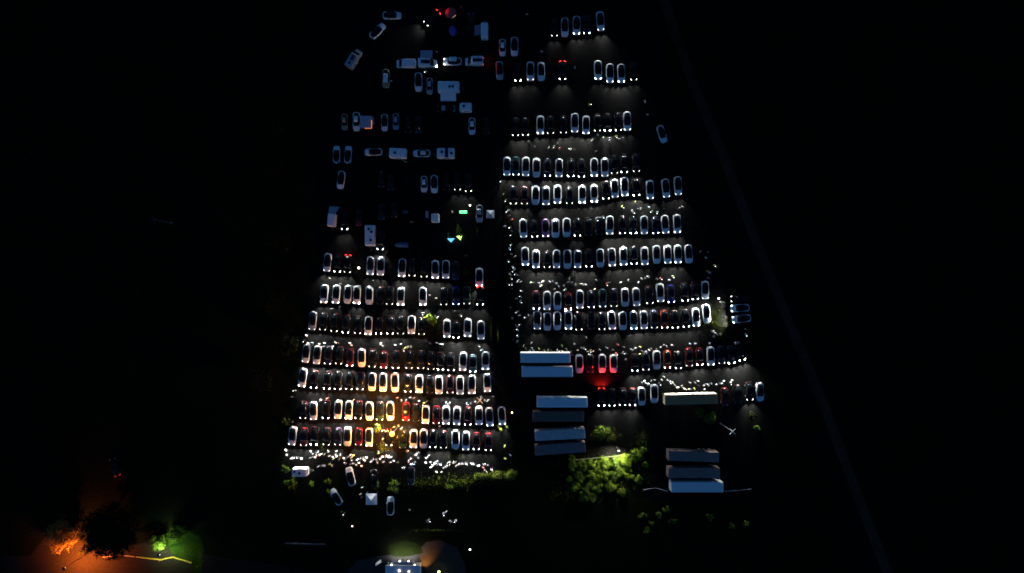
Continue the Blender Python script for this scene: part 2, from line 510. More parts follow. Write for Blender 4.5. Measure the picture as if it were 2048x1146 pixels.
# rows: (name of row, side of the footpath, cars as "x front-y code [tilt]")
ROWS = [
    ('seventh row behind the crowd', 'L', '653 543 Wl -6;674.5 545 Kl;694.5 546 Klt;740 550 Wl;760.5 551 Wl;803 554 Wl -4;824 553 Kl;848 555 Kl;'
     '870.5 557 Wl;891.5 557 Wl;911 560 No;958.5 573 Wl 0'),
    ('sixth row behind the crowd', 'L', '647 606 Wl -5;671 607 Wl -4;693.7 607 Wo -5;713 608 Wh -3;738 609 Wo -2;759.5 609 Ko;779 610 Dl;801 611 Wh;'
     '846 611 Wh 0;887.5 611 Kl;912 610 Bl;933.6 609 Gl;960 611 Klt'),
    ('fifth row behind the crowd', 'L', '623.6 660 Sl -6;645 661 Kl -5;668 664 Kl -4;690.5 667 Kl;715 668 Kl;736 670 Wl;757 669 Kh;780 669 Kl;801 669 Kl;'
     '822.6 668 Wl -2;843 670 Kl;893.7 675 Wl;912 677 Kh;935 674 Wl -1;962 679 Wl 0'),
    ('fourth row behind the crowd', 'L', '610 725 Wl -8;632.6 728 Wl -5;654.7 729 Nl;677 729 Kl;699 733 Rh;723 734 Wo 0;744 735 Kl;767 737 Rl;791 738 Dl;818 738 Dl;'
     '841.7 738 Dl;862 740 Kl;881 741 Dh;902 742 Dl;925 741.5 Wl -3;945.5 745 Th 0;971 740 Wl 0'),
    ('third row behind the crowd', 'L', '603 774 Wl -7;627 777 Kl;653 779 Dh;675 780 Kl;697.6 780 Kl;720 780 Nl;743.5 782 Wo -2;766 783 Wl 0;790 784 Wo 0;'
     '816 785 Kl;838 786 Wl;859 787 Ko;878 788 Wl;900 787 Rl;920 789 Wl;943.6 788 Wl 0;975 784 Wl 1'),
    ('second row behind the crowd', 'L', '605.5 838 Kl -4;627 840 Wl 1;651 838 Kl;675 837.5 Wl;696.5 838.6 Wl;716 838 Kl;739 841 Wo 0;759 841 Gl;781 841 Wo 1;'
     '812 842 Rl;832 843 Ko;851 847.5 Wl;872.4 848 Rl;892 849 Wl;913 850 Wl -2;935.4 851 Rl;958 850 Wl 0;980 852.6 Wl 3;1005 850 Wl 4'),
    ('row nearest the crowd', 'L', '583 890.6 Wl -6;607 892 Rl -3;627 891 Kh;652 891 Kl;675 891 Nl;694 892 Wo;716.6 891 Rl;738 893 Wl 0;777.5 892 Kl;'
     '805 897 Go;826.7 896 Wl -1;847 896.5 Wo;865.6 896 Kl;887 897 Kl;911 898 Wo 0;931.5 900.7 Wl;952.5 900 Rl;976.7 902 Rl'),
    ('tenth row behind the trailers', 'R', '1109 73 Kl 0;1129.7 73 Wo 0;1153 69 Wl 0;1173.5 68 Nl 0;1202 61 Wl 4'),
    ('ninth row behind the trailers', 'R', '1000 159 So 3;1036 163 Kh 0;1061 161 Wl 0;1083 161 Wo 1;1125 160 Klt 0;1196.6 159 Wl 1;1220 165 Wl 1;1243 165 Wl 1;1267.7 161 Kl 1'),
    ('eighth row behind the trailers', 'R', '1031 272 Dl 0;1051 271.5 Dl 0;1080.7 268 Wl 0;1101 268 Kl 0;1127 267 Kl 0;1149.4 264.6 Wl 0;1172 268 Wl 0;1195 263 Dl 1;1215 263 Dh 1;'
     '1237 262 Kl 1;1255 261 Wl 2'),
    ('seventh row behind the trailers', 'R', '1013.8 351 Wl 0;1032 351 Tl 0;1051.4 352 Wl 0;1073 354 Wo 0;1095 353 Nl 0;1118 354 Wl 0;1142 354 Dh 0;1163 355 Dl 0;'
     '1188.8 353 Wl 1;1210 353 Wl 1;1229 348 Kl 1;1248.5 346 Kl 1;1273 344 Dl 2'),
    ('sixth row behind the trailers', 'R', '1026.7 409 Kl 0;1049 409 Rl 0;1071 409 Wo 0;1092 410 Wl 0;1115 407 Wl 0;1139 408 Dl 0;1164.6 407 Wh 0;1189 405 Wh 1;1212 399 Dl 2;'
     '1230.6 395 Wl 3;1250 392 Wl 3;1273 392 Dh 3;1300.8 398 Wl 2;1333.5 395 Wl 6;1357 390 Wl 4'),
    ('fifth row behind the trailers', 'R', '1047.6 475 Wl 3;1069.6 475 Kl 2;1091.4 474 Pl 1;1111 475 Wo 0;1133.6 473.7 Wo 0;1155 473 Kl 0;1176.8 472 Do 0;1199 470 Ko 0;1219.5 469 Wl 0;'
     '1245 468 Dl 2;1267 468 Gh 2;1289 468 Wl 2;1311.8 468 Nl 3;1332 467 Wl 5;1355 466 Wl 3'),
    ('fourth row behind the trailers', 'R', '1051 531 Wl 2;1072 536 Wl 0;1094 536 Kl 0;1113 536 Wl 0;1135 536.6 Wo 1;1155.4 536 Wl 0;1178 535 Kl 0;1201 534 Wo 1;1225 532.5 Wl 3;'
     '1247.5 531 Wl 2;1268.4 529 Dl 2;1290 530 Wl 2;1314 527 Wo 2;1336 527 Wl 2;1356.5 526.5 Wl 2;1379 526 Wo 5'),
    ('third row behind the trailers', 'R', '1073 619 Rl 1;1094 620 Wl 0;1115 620 Wo 0;1136.6 620 Rh 0;1160 617 Wl 1;1182.5 616 Nl 1;1205.7 615 Tl 1;1228 614 Dl 1;1251 613 Wo 3;'
     '1274 612 Wl 4;1300 608 Dl 3;1321.7 604 Wl 4;1343 606 Bl 3;1370.5 603 Kl 3;1391 600 Kl 3;1411 598 Wl 2'),
    ('second row behind the trailers', 'R', '1074.6 659 Sl 0;1095 661 Wo 0;1114.5 660 Wo 0;1137 659 Wl 1;1158 661 Kl 1;1183 659 Do 1;1204 660 Kl 1;1225 659 Wl 5;1246.5 660 Wo 2;'
     '1268 659 Wl 2;1288.5 658 Wl 2;1309 657 Nl 2;1329.6 657 Ol 2;1350.7 657 Kl 2;1373 655 Dl 3;1393 653 Wl 3;1415 646 Wo 6'),
    ('row level with the paired trailers', 'R', '1159.4 746 Wo 1;1181 745 Do 1;1205 745 Wo 1;1227.7 745 Wo 1;1270 743 Dl 1;1292 741 Nl 1;1314 738.6 Wo 2;1335 737 Ol 2;1357 738 Kl 2;'
     '1379 733 Rl 2;1400 731 Rh 2;1422 731 Wl 2;1444 728 Nl 4;1463.6 728 Nh 6;1485 722 Kh 14'),
    ('row beside the cream trailer', 'R', '1203 813 Khb 0;1224 813 Dl 0;1245 812 Dl 0;1265 812 Rl 0;1284 811 Wo 1;1309 806 Wo 1;1450 812 Ro 2;1476 807 Do 2;1500 801 Dl 2;1521 802.5 Wo 3'),
]
for rname, side, txt in ROWS:
    items = []
    for part in txt.split(';'):
        q = part.split()
        if not q:
            continue
        items.append((float(q[0]), float(q[1]), q[2], float(q[3]) if len(q) > 3 else None))
    items.sort(key=lambda a: a[0], reverse=(side == 'L'))
    for i, (x, y, code, tilt) in enumerate(items):
        if tilt is None:
            tilt = -max(0.0, (900 - x)) / 300 * 5.0 if side == 'L' else 1.0
        tilt += rng.uniform(-0.7, 0.7)
        tail = ' and red tail lamps' if len(code) > 2 else ''
        if tail:
            lab = f'{PNAME[code[0]]} car with red tail lamps, {ORD[i]} from the footpath in {rname}'
        else:
            lab = f'{PNAME[code[0]]} car, {LIT[code[1]]}, {ORD[i]} from the footpath in {rname}'
        car(x, y, code, tilt, lab, group='cars parked in rows', boot=rng.random() < 0.3,
            scale=rng.uniform(0.95, 1.02) if code[0] != 'W' else rng.uniform(0.98, 1.02))

# ------------------------------------------------------------------ other vehicles
def solo(px, py, th, code, label, **kw):
    return car(px, py, code, th, label, heading='N', centre=True, **kw)


solo(784, 31, -90, 'Wo', 'white car by itself on the grass with its bonnet turned from the lamps')
solo(755, 62, -45, 'Wo', 'white car parked at a slant on the dark grass beside camping vehicles')
solo(864, 36, 132, 'Klt', 'black car driving with two blazing headlights beside the red tent', beam=2200.0)
solo(942, 44, 0, 'Do', 'dark grey car parked behind the caravan with a grey side awning')
solo(905, 123, 90, 'Wl', 'white estate car with a white roof box, between campervan and caravan', beam=60.0)
solo(772, 157, 180, 'Yo', 'tan car carrying a white roof box on the grass')
solo(837, 164, 180, 'Wo', 'white car with black glass roof next to the small hatchback', )
solo(859, 172, 180, 'So', 'small silver hatchback beside the caravan with the front awning', roof=True, scale=0.88)
solo(1005, 95, 180, 'Wo', 'white hatchback with painted roof standing alone beside the footpath', roof=True, scale=0.9)
solo(1029, 93, 180, 'Wo', 'white car with black glass roof paired with the white hatchback by the footpath')
solo(944, 252, 180, 'Wo', 'white hatchback with long painted roof parked alone', roof=True, scale=0.9)
solo(689, 244, 180, 'Yo', 'old tan car at the end of the camping row', roof=True, scale=0.86)
solo(713, 243, 180, 'Wo', 'white car joined to the grey tent with orange light strip', roof=True)
solo(769, 245, 180, 'Wo', 'white car with black roof between the tent and the silver pickup', scale=0.9)
solo(791.5, 243, 180, 'So', 'silver estate car with painted roof beside a black-roofed white car', roof=True, scale=0.86)
solo(816, 249, 180, 'Ko', 'black car barely visible beside the silver estate car', scale=0.9)
solo(837, 250, 180, 'No', 'navy car barely visible, second after the silver estate car', scale=0.9)
solo(972, 251, 180, 'Ko', 'black car in the dark beside the footpath and white hatchback', scale=0.9)
solo(673, 309, 0, 'Wo', 'white car facing away, nearer the field edge of a pair', scale=0.93)
solo(696, 309, -4, 'Wo', 'white car facing away, nearer the caravans of a pair', scale=0.93)
solo(747, 304, 91, 'Wo', 'white car with black roof hitched in front of a plain caravan', scale=0.95)
solo(843.5, 306.7, 90, 'Wo', 'white car with white roof hitched in front of the solar-panelled caravan', roof=True, scale=0.93)
solo(682, 360, 172, 'Wo', 'white car alone at the field edge, turned slightly askew', scale=0.97)
solo(763, 358, 178, 'Do', 'dark grey car with a torch shining above its boot', scale=0.9)
solo(781, 364, 181, 'Do', 'dark grey car without lights next to the torch-lit one', scale=0.9)
solo(848, 368, 180, 'Wo', 'white hatchback with dark sunroof paired with a black-roofed car', roof=True, scale=0.87)
solo(868.5, 368, 180, 'Wo', 'white car with black roof paired with the sunroof hatchback', scale=0.95)
solo(893, 364, 180, 'Ko', 'black car without lights next to the black-roofed white car', scale=0.92)
car(915, 381, 'Kl', 0, 'black car with headlights on, next to the unlit black car')
car(937, 384, 'Kl', 2, 'black car with headlights on, beside the footpath end')
car(689, 460, 'Kl', -3, 'black car with headlights on beside the horse trailer')
solo(717, 436, 180, 'Ro', 'dark red car without lights beside the tall caravan', scale=0.85)
solo(763, 424, 180, 'No', 'navy car without lights near the caravan end', scale=0.85)
solo(788, 420, 180, 'Do', 'dark grey car without lights near the trestle table', scale=0.8)
car(760.5, 500, 'Kl', -2, 'black car with headlights on beside the caravan drawbar')
solo(959, 427, 180, 'So', 'silver estate car beside the small grey gazebo', roof=True, scale=0.93)
solo(1324, 268, 198, 'Wo', 'white car standing alone at an angle outside the rows', scale=0.95)
solo(1480, 616, 93, 'Wl', 'white car turned sideways to the rows, its far-row twin alongside', beam=6000.0)
solo(1483, 637.5, 97, 'Wl', 'white car turned sideways to the rows, lighting the ground brightly', beam=26000.0)
solo(1478, 597, 92, 'Kl', 'black car turned sideways next to the two white ones', scale=0.9, beam=200.0)
solo(701, 953, 14, 'Wo', 'white pickup truck parked askew in front of the crowd')
solo(672, 994, 32, 'Wo', 'white car turned diagonally beside bright green bushes', scale=0.95)
solo(781, 1012, 0, 'Wo', 'white car standing beside the white gazebo', scale=0.98)
solo(748, 958, 2, 'Ko', 'black car hidden in the dark in front of the crowd')
solo(822, 952, 180, 'No', 'navy car in the dark by the crowd', scale=0.95)
solo(230, 934, 20, 'Kod', 'black car alone in the field with dim red tail lamps')


def wheels(t, pos, r=0.335):
    for x, y in pos:
        w = ob('wheel', ME['wheel'], t, (x, y, r))
        w.scale = (1, r / 0.335, r / 0.335)
        ob('rim', ME['rim'], w)


HATCH = MB().box(-0.30, 0.30, -0.30, 0.30, 0, 0.09, bev=0.03).mesh('roof_hatch')
PANEL = MB().box(-0.42, 0.42, -0.72, 0.72, 0, 0.05).mesh('solar_panel')


def campervan(px, py, th, label, L=5.6, hw=1.0, ht=2.55, lit='o', tail=False, hatches=((0, -0.8),), panels=(), paint='W', wide=1.0):
    p = P(px, py, 2.0)
    p.z = 0.006
    t = thing('campervan', label, 'campervan', p, R(th), 'camping vehicles')
    f = L / 2
    secs = []
    for y, w, z in [(f, 0.72, 0.85), (f - 0.12, 0.90, 1.0), (f - 0.75, 0.97, 1.20), (f - 1.55, 0.95, ht - 0.22), (f - 1.9, hw * 0.96, ht - 0.03), (f - 2.5, hw, ht),
                    (-f + 0.3, hw, ht), (-f + 0.06, hw * 0.97, ht - 0.06), (-f, hw * 0.93, ht - 0.2)]:
        secs.append((y, [(0, 0.35), (w * 0.95, 0.35), (w, 0.6), (w, z - 0.22), (w * 0.94, z - 0.05), (w * 0.8, z), (0, z + 0.03)]))
    b = ob('body', MB().loft(secs).mesh('van_body'), t, m=PAINT[paint])
    ws = [[(-0.86, f - 0.78, 1.24), (0.86, f - 0.78, 1.24), (0.76, f - 1.50, ht - 0.27), (-0.76, f - 1.50, ht - 0.27)]]
    ws.append([(x, y + 0.05, z + 0.05) for x, y, z in ws[0]])
    ob('windscreen', MB().rings(ws).mesh('windscreen'), t, m=GLASS)
    for x, y in hatches:
        ob('roof_hatch', HATCH, t, (x, y, ht + 0.03), m=SOLAR)
    for x, y in panels:
        ob('solar_panel', PANEL, t, (x, y, ht + 0.035), m=SOLAR)
    wheels(t, [(s * (hw - 0.1), y) for s in (-1, 1) for y in (f - 0.95, -f + 1.3)])
    for s in (-1, 1):
        hm = MB().box(min(s * 0.5, s * 0.82), max(s * 0.5, s * 0.82), f - 0.2, f + 0.02, 0.82, 1.06, bev=0.04).mesh('headlight')
        h = ob('headlight', hm, t, m=HL_HIGH if lit == 'l' and s > 0 else HL_OFF)
        if lit == 'l' and s > 0:
            lamp('headlight_beam', 'SPOT', h, (s * 0.66, f + 0.1, 0.95), 500.0, BEAM_COL, 0.1, 84, 1.0, aim=(0, 1, -0.06))
        ob('wing_mirror', MB().box(min(s * 1.02, s * 1.2), max(s * 1.02, s * 1.2), f - 1.1, f - 0.98, 1.35, 1.65).mesh('wing_mirror'), t, m=PLASTIC)
        tm = MB().box(min(s * 0.78, s * 0.93), max(s * 0.78, s * 0.93), -f - 0.03, -f + 0.05, 0.9, 1.5).mesh('taillight')
        tl = ob('taillight', tm, t, m=TL_ON if tail else TL_OFF)
        if tail:
            lamp('taillight_glow', 'SPOT', tl, (s * 0.85, -f - 0.1, 1.2), 130.0, (1, 0.02, 0.01), 0.1, 150, 1.0, aim=(0, -1, -0.3))
    return t


def awning(t, x0, x1, y0, y1, z0, z1, m):
    """sloping cloth on two poles, fixed to the vehicle's side at x0"""
    th = 0.04
    v = [(x0, y0, z0), (x0, y1, z0), (x1, y1, z1), (x1, y0, z1)]
    a = ob('awning', MB().rings([v, [(x, y, z - th) for x, y, z in v]]).mesh('awning'), t, m=m)
    for y in (y0 + 0.06, y1 - 0.06):
        ob('awning_pole', MB().tube((x1 * 0.985, y, 0), (x1 * 0.985, y, z1 - th), 0.025, n=6).mesh('awning_pole'), a, m=STEEL)


campervan(706.4, 116, -31, 'cream campervan parked at a slant with a campfire glow beside it', hatches=((0, -1.6),), panels=((0, -0.1),), L=5.2, paint='S')
campervan(811, 125, 90, 'plain white campervan without roof windows, longways in the camping row', L=4.9, hatches=(), ht=2.0)
cv = campervan(854.5, 124.5, -90, 'white campervan with a grey awning and roof solar panels', L=4.6, ht=2.5, lit='l', hatches=(), panels=((-0.05, -0.8), (0.05, 0.05)))
awning(cv, -0.98, -3.0, -1.7, 1.3, 2.35, 1.95, AWN)
campervan(948, 120.5, 90, 'white campervan with glowing red tail lamps and dark roof panels', L=4.6, ht=2.5, tail=True, hatches=((0.35, 1.0),),
          panels=((-0.1, -1.4), (-0.1, -0.4)))


def caravan(px, py, th, label, L=4.8, hw=1.08, ht=2.55, hatches=((0, 0.6), (0.3, -1.2)), panels=(), mats=None, bar=1.15):
    p = P(px, py, 2.2)
    p.z = 0.006
    t = thing('caravan', label, 'caravan', p, R(th), 'camping vehicles')
    f = L / 2
    secs = []
    for y, w, z in [(f, hw * 0.86, ht - 0.55), (f - 0.18, hw * 0.95, ht - 0.15), (f - 0.5, hw, ht - 0.02), (0, hw, ht), (-f + 0.3, hw, ht - 0.02), (-f + 0.05, hw * 0.97, ht - 0.15),
                    (-f, hw * 0.93, ht - 0.4)]:
        secs.append((y, [(0, 0.42), (w, 0.42), (w, z - 0.12), (w * 0.93, z - 0.02), (0, z + 0.03)]))
    ob('body', MB().loft(secs).mesh('caravan_body'), t, m=mats or WHITE_GRP)
    for x, y in hatches:
        ob('roof_hatch', HATCH, t, (x, y, ht + 0.03), m=SOLAR)
    for x, y in panels:
        ob('solar_panel', PANEL, t, (x, y, ht + 0.035), rz=math.pi / 2, m=SOLAR)
    ob('front_window', MB().box(-hw * 0.7, hw * 0.7, f - 0.02, f + 0.03, 1.25, 1.8).mesh('front_window'), t, m=GLASS)
    for s in (-1, 1):
        ob('side_window', MB().box(min(s * hw, s * (hw + 0.03)) - 0.01, max(s * hw, s * (hw + 0.03)), -0.9, 0.4, 1.3, 1.8).mesh('side_window'), t, m=GLASS)
    d = MB()
    d.tube((0.55, f - 0.1, 0.42), (0.03, f + bar, 0.44), 0.05, n=6).tube((-0.55, f - 0.1, 0.42), (-0.03, f + bar, 0.44), 0.05, n=6)
    d.tube((0, f + bar - 0.3, 0.02), (0, f + bar - 0.3, 0.5), 0.04, n=6)
    ob('drawbar', d.mesh('drawbar'), t, m=STEEL)
    wheels(t, [(s * (hw - 0.13), -0.2) for s in (-1, 1)], 0.31)
    return t


cv = caravan(897, 173, -90, 'large white caravan with a wide pale awning in front', L=5.4, hw=1.25, hatches=((0.1, 0.3), (0.1, 1.1)))
awning(cv, 1.2, 3.6, -2.0, 1.9, 2.45, 2.1, CANVAS)
cv = caravan(969, 60, 0, 'upright white caravan with a grey side awning', L=3.9, hw=0.9, hatches=())
awning(cv, -0.88, -2.5, -1.2, 1.3, 2.3, 1.9, AWN_DARK)
caravan(931, 214, 90, 'small white caravan behind the dark pickup truck', L=3.0, hw=1.0, hatches=((0.1, 0.4),), bar=0.8)
caravan(795, 306, 87, 'plain white caravan behind the black-roofed white car', L=4.3, hw=1.18, hatches=((0, 0.6),))
caravan(891, 306, 90, 'white caravan with two dark solar panels on its roof', L=4.4, hw=1.2, hatches=((0.2, 0.9), (-0.1, -1.5)), panels=((0.48, -0.3), (-0.48, -0.3)))
caravan(739.5, 471, 180, 'tall white caravan with three small roof hatches, drawbar forward', L=5.2, hw=1.2, hatches=((-0.3, 1.2), (-0.5, -0.9), (0.2, -1.6)))
caravan(599, 945, -90, 'small white caravan in front of the crowd, its side brightly lit', L=3.7, hw=0.98, hatches=((0.1, 0.1), (-0.3, -1.2)), bar=1.3)

# pickup truck that tows the small caravan
t = solo(893, 217.5, 90, 'Ko', 'dark pickup truck with a pale cab roof towing the small caravan', roof=False, name='pickup_truck', cat='pickup truck')
ob('cab_roof', MB().box(-0.62, 0.62, 0.25, 1.15, 1.40, 1.62, bev=0.08).mesh('cab_roof'), t, m=PAINT['S'])
ob('load_cover', MB().box(-0.78, 0.78, -2.2, -1.5, 1.0, 1.12, bev=0.04).mesh('load_cover'), t, m=PAINT['Y'])

# horse trailer with a fly sheet
p = P(663, 440, 2.0)
t = thing('horse_trailer', 'white box trailer with a grey fly sheet behind it', 'trailer', (p.x, p.y, 0.006), R(-5))
ob('body', MB().box(-0.95, 0.95, -1.6, 1.6, 0.5, 2.4, bev=0.15).mesh('trailer_body'), t, m=WHITE_GRP)
v = [(-0.9, 1.62, 2.2), (0.9, 1.62, 2.2), (1.5, 3.5, 1.2), (-1.0, 3.5, 1.2)]
fs = ob('fly_sheet', MB().rings([v, [(x, y, z - 0.04) for x, y, z in v]]).mesh('fly_sheet'), t, m=AWN)
for x in (1.45, -0.95):
    ob('pole', MB().tube((x, 3.46, 0), (x, 3.46, 1.17), 0.025, n=6).mesh('pole'), fs, m=STEEL)
ob('drawbar', MB().tube((0, -1.5, 0.45), (0, -2.6, 0.45), 0.06, n=6).tube((0, -2.4, 0), (0, -2.4, 0.46), 0.05, n=6).mesh('drawbar'), t, m=STEEL)
wheels(t, [(s * 0.9, y) for s in (-1, 1) for y in (0.4, -0.4)], 0.31)


def roof_box(px, py, th, w, l, label):
    p = P(px, py, 1.75)
    t = thing('roof_box', label, 'roof box', (p.x, p.y, 1.60), R(th))
    ob('lid', MB().box(-w / 2, w / 2, -l / 2, l / 2, 0.10, 0.40, bev=0.10).mesh('lid'), t, m=WHITE_GRP)
    ob('tray', MB().box(-w / 2 + 0.02, w / 2 - 0.02, -l / 2 + 0.02, l / 2 - 0.02, 0.02, 0.098).mesh('tray'), t, m=PLASTIC)
    for y in (-l / 4, l / 4):
        ob('roof_bar', MB().tube((-0.55, y, 0.01), (0.55, y, 0.01), 0.025, n=6).mesh('roof_bar'), t, m=ALU)


roof_box(905.5, 118, 90, 1.0, 1.9, 'white roof box on the white estate car')
roof_box(771, 156, 180, 1.1, 2.2, 'white roof box on the tan car')


# ------------------------------------------------------------------ semi-trailers
def semi(x0, x1, y0, y1, tilt, label, m, hz=4.0, roofm=None):
    """x0..x1, y0..y1: the roof as seen in the photograph"""
    c = P((x0 + x1) / 2, (y0 + y1) / 2, hz)
    L = (x1 - x0) / (FPX / (H - hz))
    t = thing('semi_trailer', label, 'trailer', (c.x, c.y, 0.006), R(tilt), 'box trailers on the car park')
    a, w = L / 2, 1.25
    body = ob('body', MB().box(-a, a, -w, w, 1.15, hz - 0.06, bev=0.05).mesh('trailer_body'), t, m=m)
    n = 10
    for i in range(n):
        xa, xb = -a + 0.03 + (L - 0.06) * i / n, -a + 0.03 + (L - 0.06) * (i + 1) / n - 0.035
        ob('roof_sheet', MB().box(xa, xb, -w + 0.07, w - 0.07, hz - 0.07, hz - 0.02 + rng.uniform(-0.004, 0.004)).mesh('roof_sheet'), t, m=roofm or m)
    for i in range(12):
        x = -a + 0.15 + (L - 0.3) * i / 11
        for s in (-1, 1):
            ob('side_rib', MB().box(x - 0.02, x + 0.02, min(s * w, s * (w + 0.025)), max(s * w, s * (w + 0.025)), 1.2, hz - 0.12).mesh('side_rib'), body, m=m)
    ob('chassis', MB().box(-a + 0.4, a - 0.1, -0.5, 0.5, 0.85, 1.148).mesh('chassis'), t, m=PLASTIC)
    for i in range(3):
        for s in (-1, 1):
            wv = ob('wheel', ME['wheel'], t, (a - 1.6 - i * 1.25, s * 1.02, 0.48), rz=math.pi / 2)
            wv.scale = (1.6, 1.43, 1.43)
            ob('rim', ME['rim'], wv)
    for s in (-1, 1):
        ob('landing_leg', MB().tube((-a + 2.4, s * 0.7, 0), (-a + 2.4, s * 0.7, 1.148), 0.07, n=6).mesh('landing_leg'), t, m=STEEL)
        ob('rear_door', MB().box(a, a + 0.04, min(s * 0.02, s * 1.18), max(s * 0.02, s * 1.18), 1.25, hz - 0.15).mesh('rear_door'), t, m=m)
    ob('bumper', MB().box(a - 0.1, a + 0.02, -1.2, 1.2, 0.5, 0.62).mesh('bumper'), t, m=STEEL)
    return t


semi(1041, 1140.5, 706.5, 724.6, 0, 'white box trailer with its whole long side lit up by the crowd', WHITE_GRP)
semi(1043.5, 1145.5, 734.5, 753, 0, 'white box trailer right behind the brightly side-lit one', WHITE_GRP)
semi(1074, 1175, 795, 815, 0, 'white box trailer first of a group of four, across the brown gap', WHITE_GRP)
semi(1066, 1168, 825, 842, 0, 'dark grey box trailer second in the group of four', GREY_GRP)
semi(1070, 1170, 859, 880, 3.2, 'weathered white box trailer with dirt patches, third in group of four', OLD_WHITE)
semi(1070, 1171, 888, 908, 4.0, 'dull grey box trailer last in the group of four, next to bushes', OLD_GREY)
semi(1330, 1435, 789, 808, 1.2, 'cream box trailer standing in the row with onlookers along its side', CREAM_GRP, roofm=mat('warm_lit_cream_roof', (0.36, 0.18, 0.06), 0.7, noise=0.25))  # warm light falling on the roof is put into its colour
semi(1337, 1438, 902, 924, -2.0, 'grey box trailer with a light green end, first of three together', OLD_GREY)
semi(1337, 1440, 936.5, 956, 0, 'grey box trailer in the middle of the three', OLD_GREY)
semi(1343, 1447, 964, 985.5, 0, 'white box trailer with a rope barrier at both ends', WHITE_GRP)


# ------------------------------------------------------------------ tents and camping gear
def gazebo(px, py, w, label, m, th=0):
    p = P(px, py, 2.3)
    t = thing('gazebo', label, 'gazebo', (p.x, p.y, 0.006), R(th))
    h = w / 2
    v = [(-h, -h, 2.1), (h, -h, 2.1), (h, h, 2.1), (-h, h, 2.1), (0, 0, 3.0), (-h, -h, 1.9), (h, -h, 1.9), (h, h, 1.9), (-h, h, 1.9), (0, 0, 2.95)]
    f = [(0, 1, 4), (1, 2, 4), (2, 3, 4), (3, 0, 4), (0, 5, 6, 1), (1, 6, 7, 2), (2, 7, 8, 3), (3, 8, 5, 0), (5, 9, 6), (6, 9, 7), (7, 9, 8), (8, 9, 5)]
    ob('canopy', MB().add(v, f).mesh('canopy'), t, m=m)
    for x in (-1, 1):
        for y in (-1, 1):
            ob('leg', MB().tube((x * (h - 0.05), y * (h - 0.05), 0), (x * (h - 0.05), y * (h - 0.05), 2.05), 0.03, n=6).mesh('leg'), t, m=ALU)
    return t


gazebo(742.5, 999, 2.75, 'white gazebo with pointed canopy beside a white car', CANVAS)
gazebo(980.5, 428, 2.0, 'small dim grey gazebo beside the silver estate car', AWN)


def dome_tent(px, py, r, label, m, th=0, squash=1.0):
    p = P(px, py, 0.8)
    t = thing('dome_tent', label, 'tent', (p.x, p.y, 0.006), R(th))
    rings = []
    n = 14
    for k in range(6):
        a = math.pi / 2 * k / 6
        rr, z = r * math.cos(a), 1.35 * math.sin(a)
        rings.append([(rr * math.cos(2 * math.pi * i / n) * (1 + 0.05 * (i % 2)), squash * rr * math.sin(2 * math.pi * i / n), z) for i in range(n)])
    ob('flysheet', MB().rings(rings).mesh('flysheet'), t, m=m)
    for k in range(2):
        mb = MB()
        pr = None
        for j in range(13):
            a = math.pi * j / 12
            c = r * 1.04 * math.cos(a)
            q = (c * math.cos(0.8 + k * 1.57), squash * c * math.sin(0.8 + k * 1.57), 1.40 * math.sin(a))
            if pr:
                mb.tube(pr, q, 0.02, n=5)
            pr = q
        ob('tent_pole', mb.mesh('tent_pole'), t, m=STEEL)
    d = MB().add([(-0.4, -r * 0.97 * squash, 0.02), (0.4, -r * 0.97 * squash, 0.02), (0.25, -r * 0.72 * squash, 0.95), (-0.25, -r * 0.72 * squash, 0.95),
                  (0, -r * 0.6 * squash, 0.6)], [(0, 1, 2, 3), (0, 3, 4), (1, 4, 2), (2, 4, 3), (0, 4, 1)])
    ob('door_flap', d.mesh('door_flap'), t, m=AWN_DARK)
    return t


t = dome_tent(901, 24, 1.4, 'red dome tent with a yellow light strip along its edge', RED_CANVAS)
LED_Y = mat('led_strip_yellow', (0.6, 0.5, 0.2), 0.5, emit=(1.0, 0.62, 0.25), strength=0.8)
LED_O = mat('led_strip_orange', (0.6, 0.3, 0.1), 0.5, emit=(1.0, 0.22, 0.08), strength=1.1)
ob('light_strip', MB().tube((-0.4, -1.15, 0.35), (0.5, -1.2, 0.35), 0.06, n=6).tube((0.5, -1.2, 0.35), (1.3, -0.7, 0.5), 0.06, n=6).mesh('light_strip'), t, m=LED_Y)
lamp('tent_lamp', 'SPOT', t, (-2.2, 0.4, 1.5), 45.0, (1.0, 0.05, 0.03), 0.15, 100, 1.0, aim=(1, -0.1, -0.25))
dome_tent(905, 60, 0.95, 'small purple-lit tent beside the driving black car', PURPLE_LIT_CANVAS, 10, 1.35)
# house tent joined to a white car, with an orange strip
p = P(735, 244, 1.8)
t = thing('awning_tent', 'grey awning tent edged by an orange light strip', 'tent', (p.x, p.y, 0.006))
v = [(-1.75, -1.55, 1.9), (1.0, -1.55, 1.75), (1.0, 1.55, 1.75), (-1.75, 1.55, 1.9)]
ob('roof_cloth', MB().rings([v, [(x, y, z - 0.05) for x, y, z in v]]).mesh('roof_cloth'), t, m=AWN)
ob('porch', MB().rings([[(1.02, -0.6, 1.7), (1.6, -0.6, 1.4), (1.6, 1.4, 1.4), (1.02, 1.4, 1.7)], [(1.02, -0.6, 1.66), (1.6, -0.6, 1.36), (1.6, 1.4, 1.36), (1.02, 1.4, 1.66)]]).mesh('porch'), t, m=AWN_DARK)
ob('side_wall', MB().box(-1.7, 0.98, 1.48, 1.52, 0, 1.74).mesh('side_wall'), t, m=AWN_DARK)
for x, y in ((0.95, -1.5), (-1.7, -1.5), (0.95, 1.45), (-1.7, 1.45)):
    ob('pole', MB().tube((x, y, 0), (x, y, 1.72), 0.03, n=6).mesh('pole'), t, m=ALU)
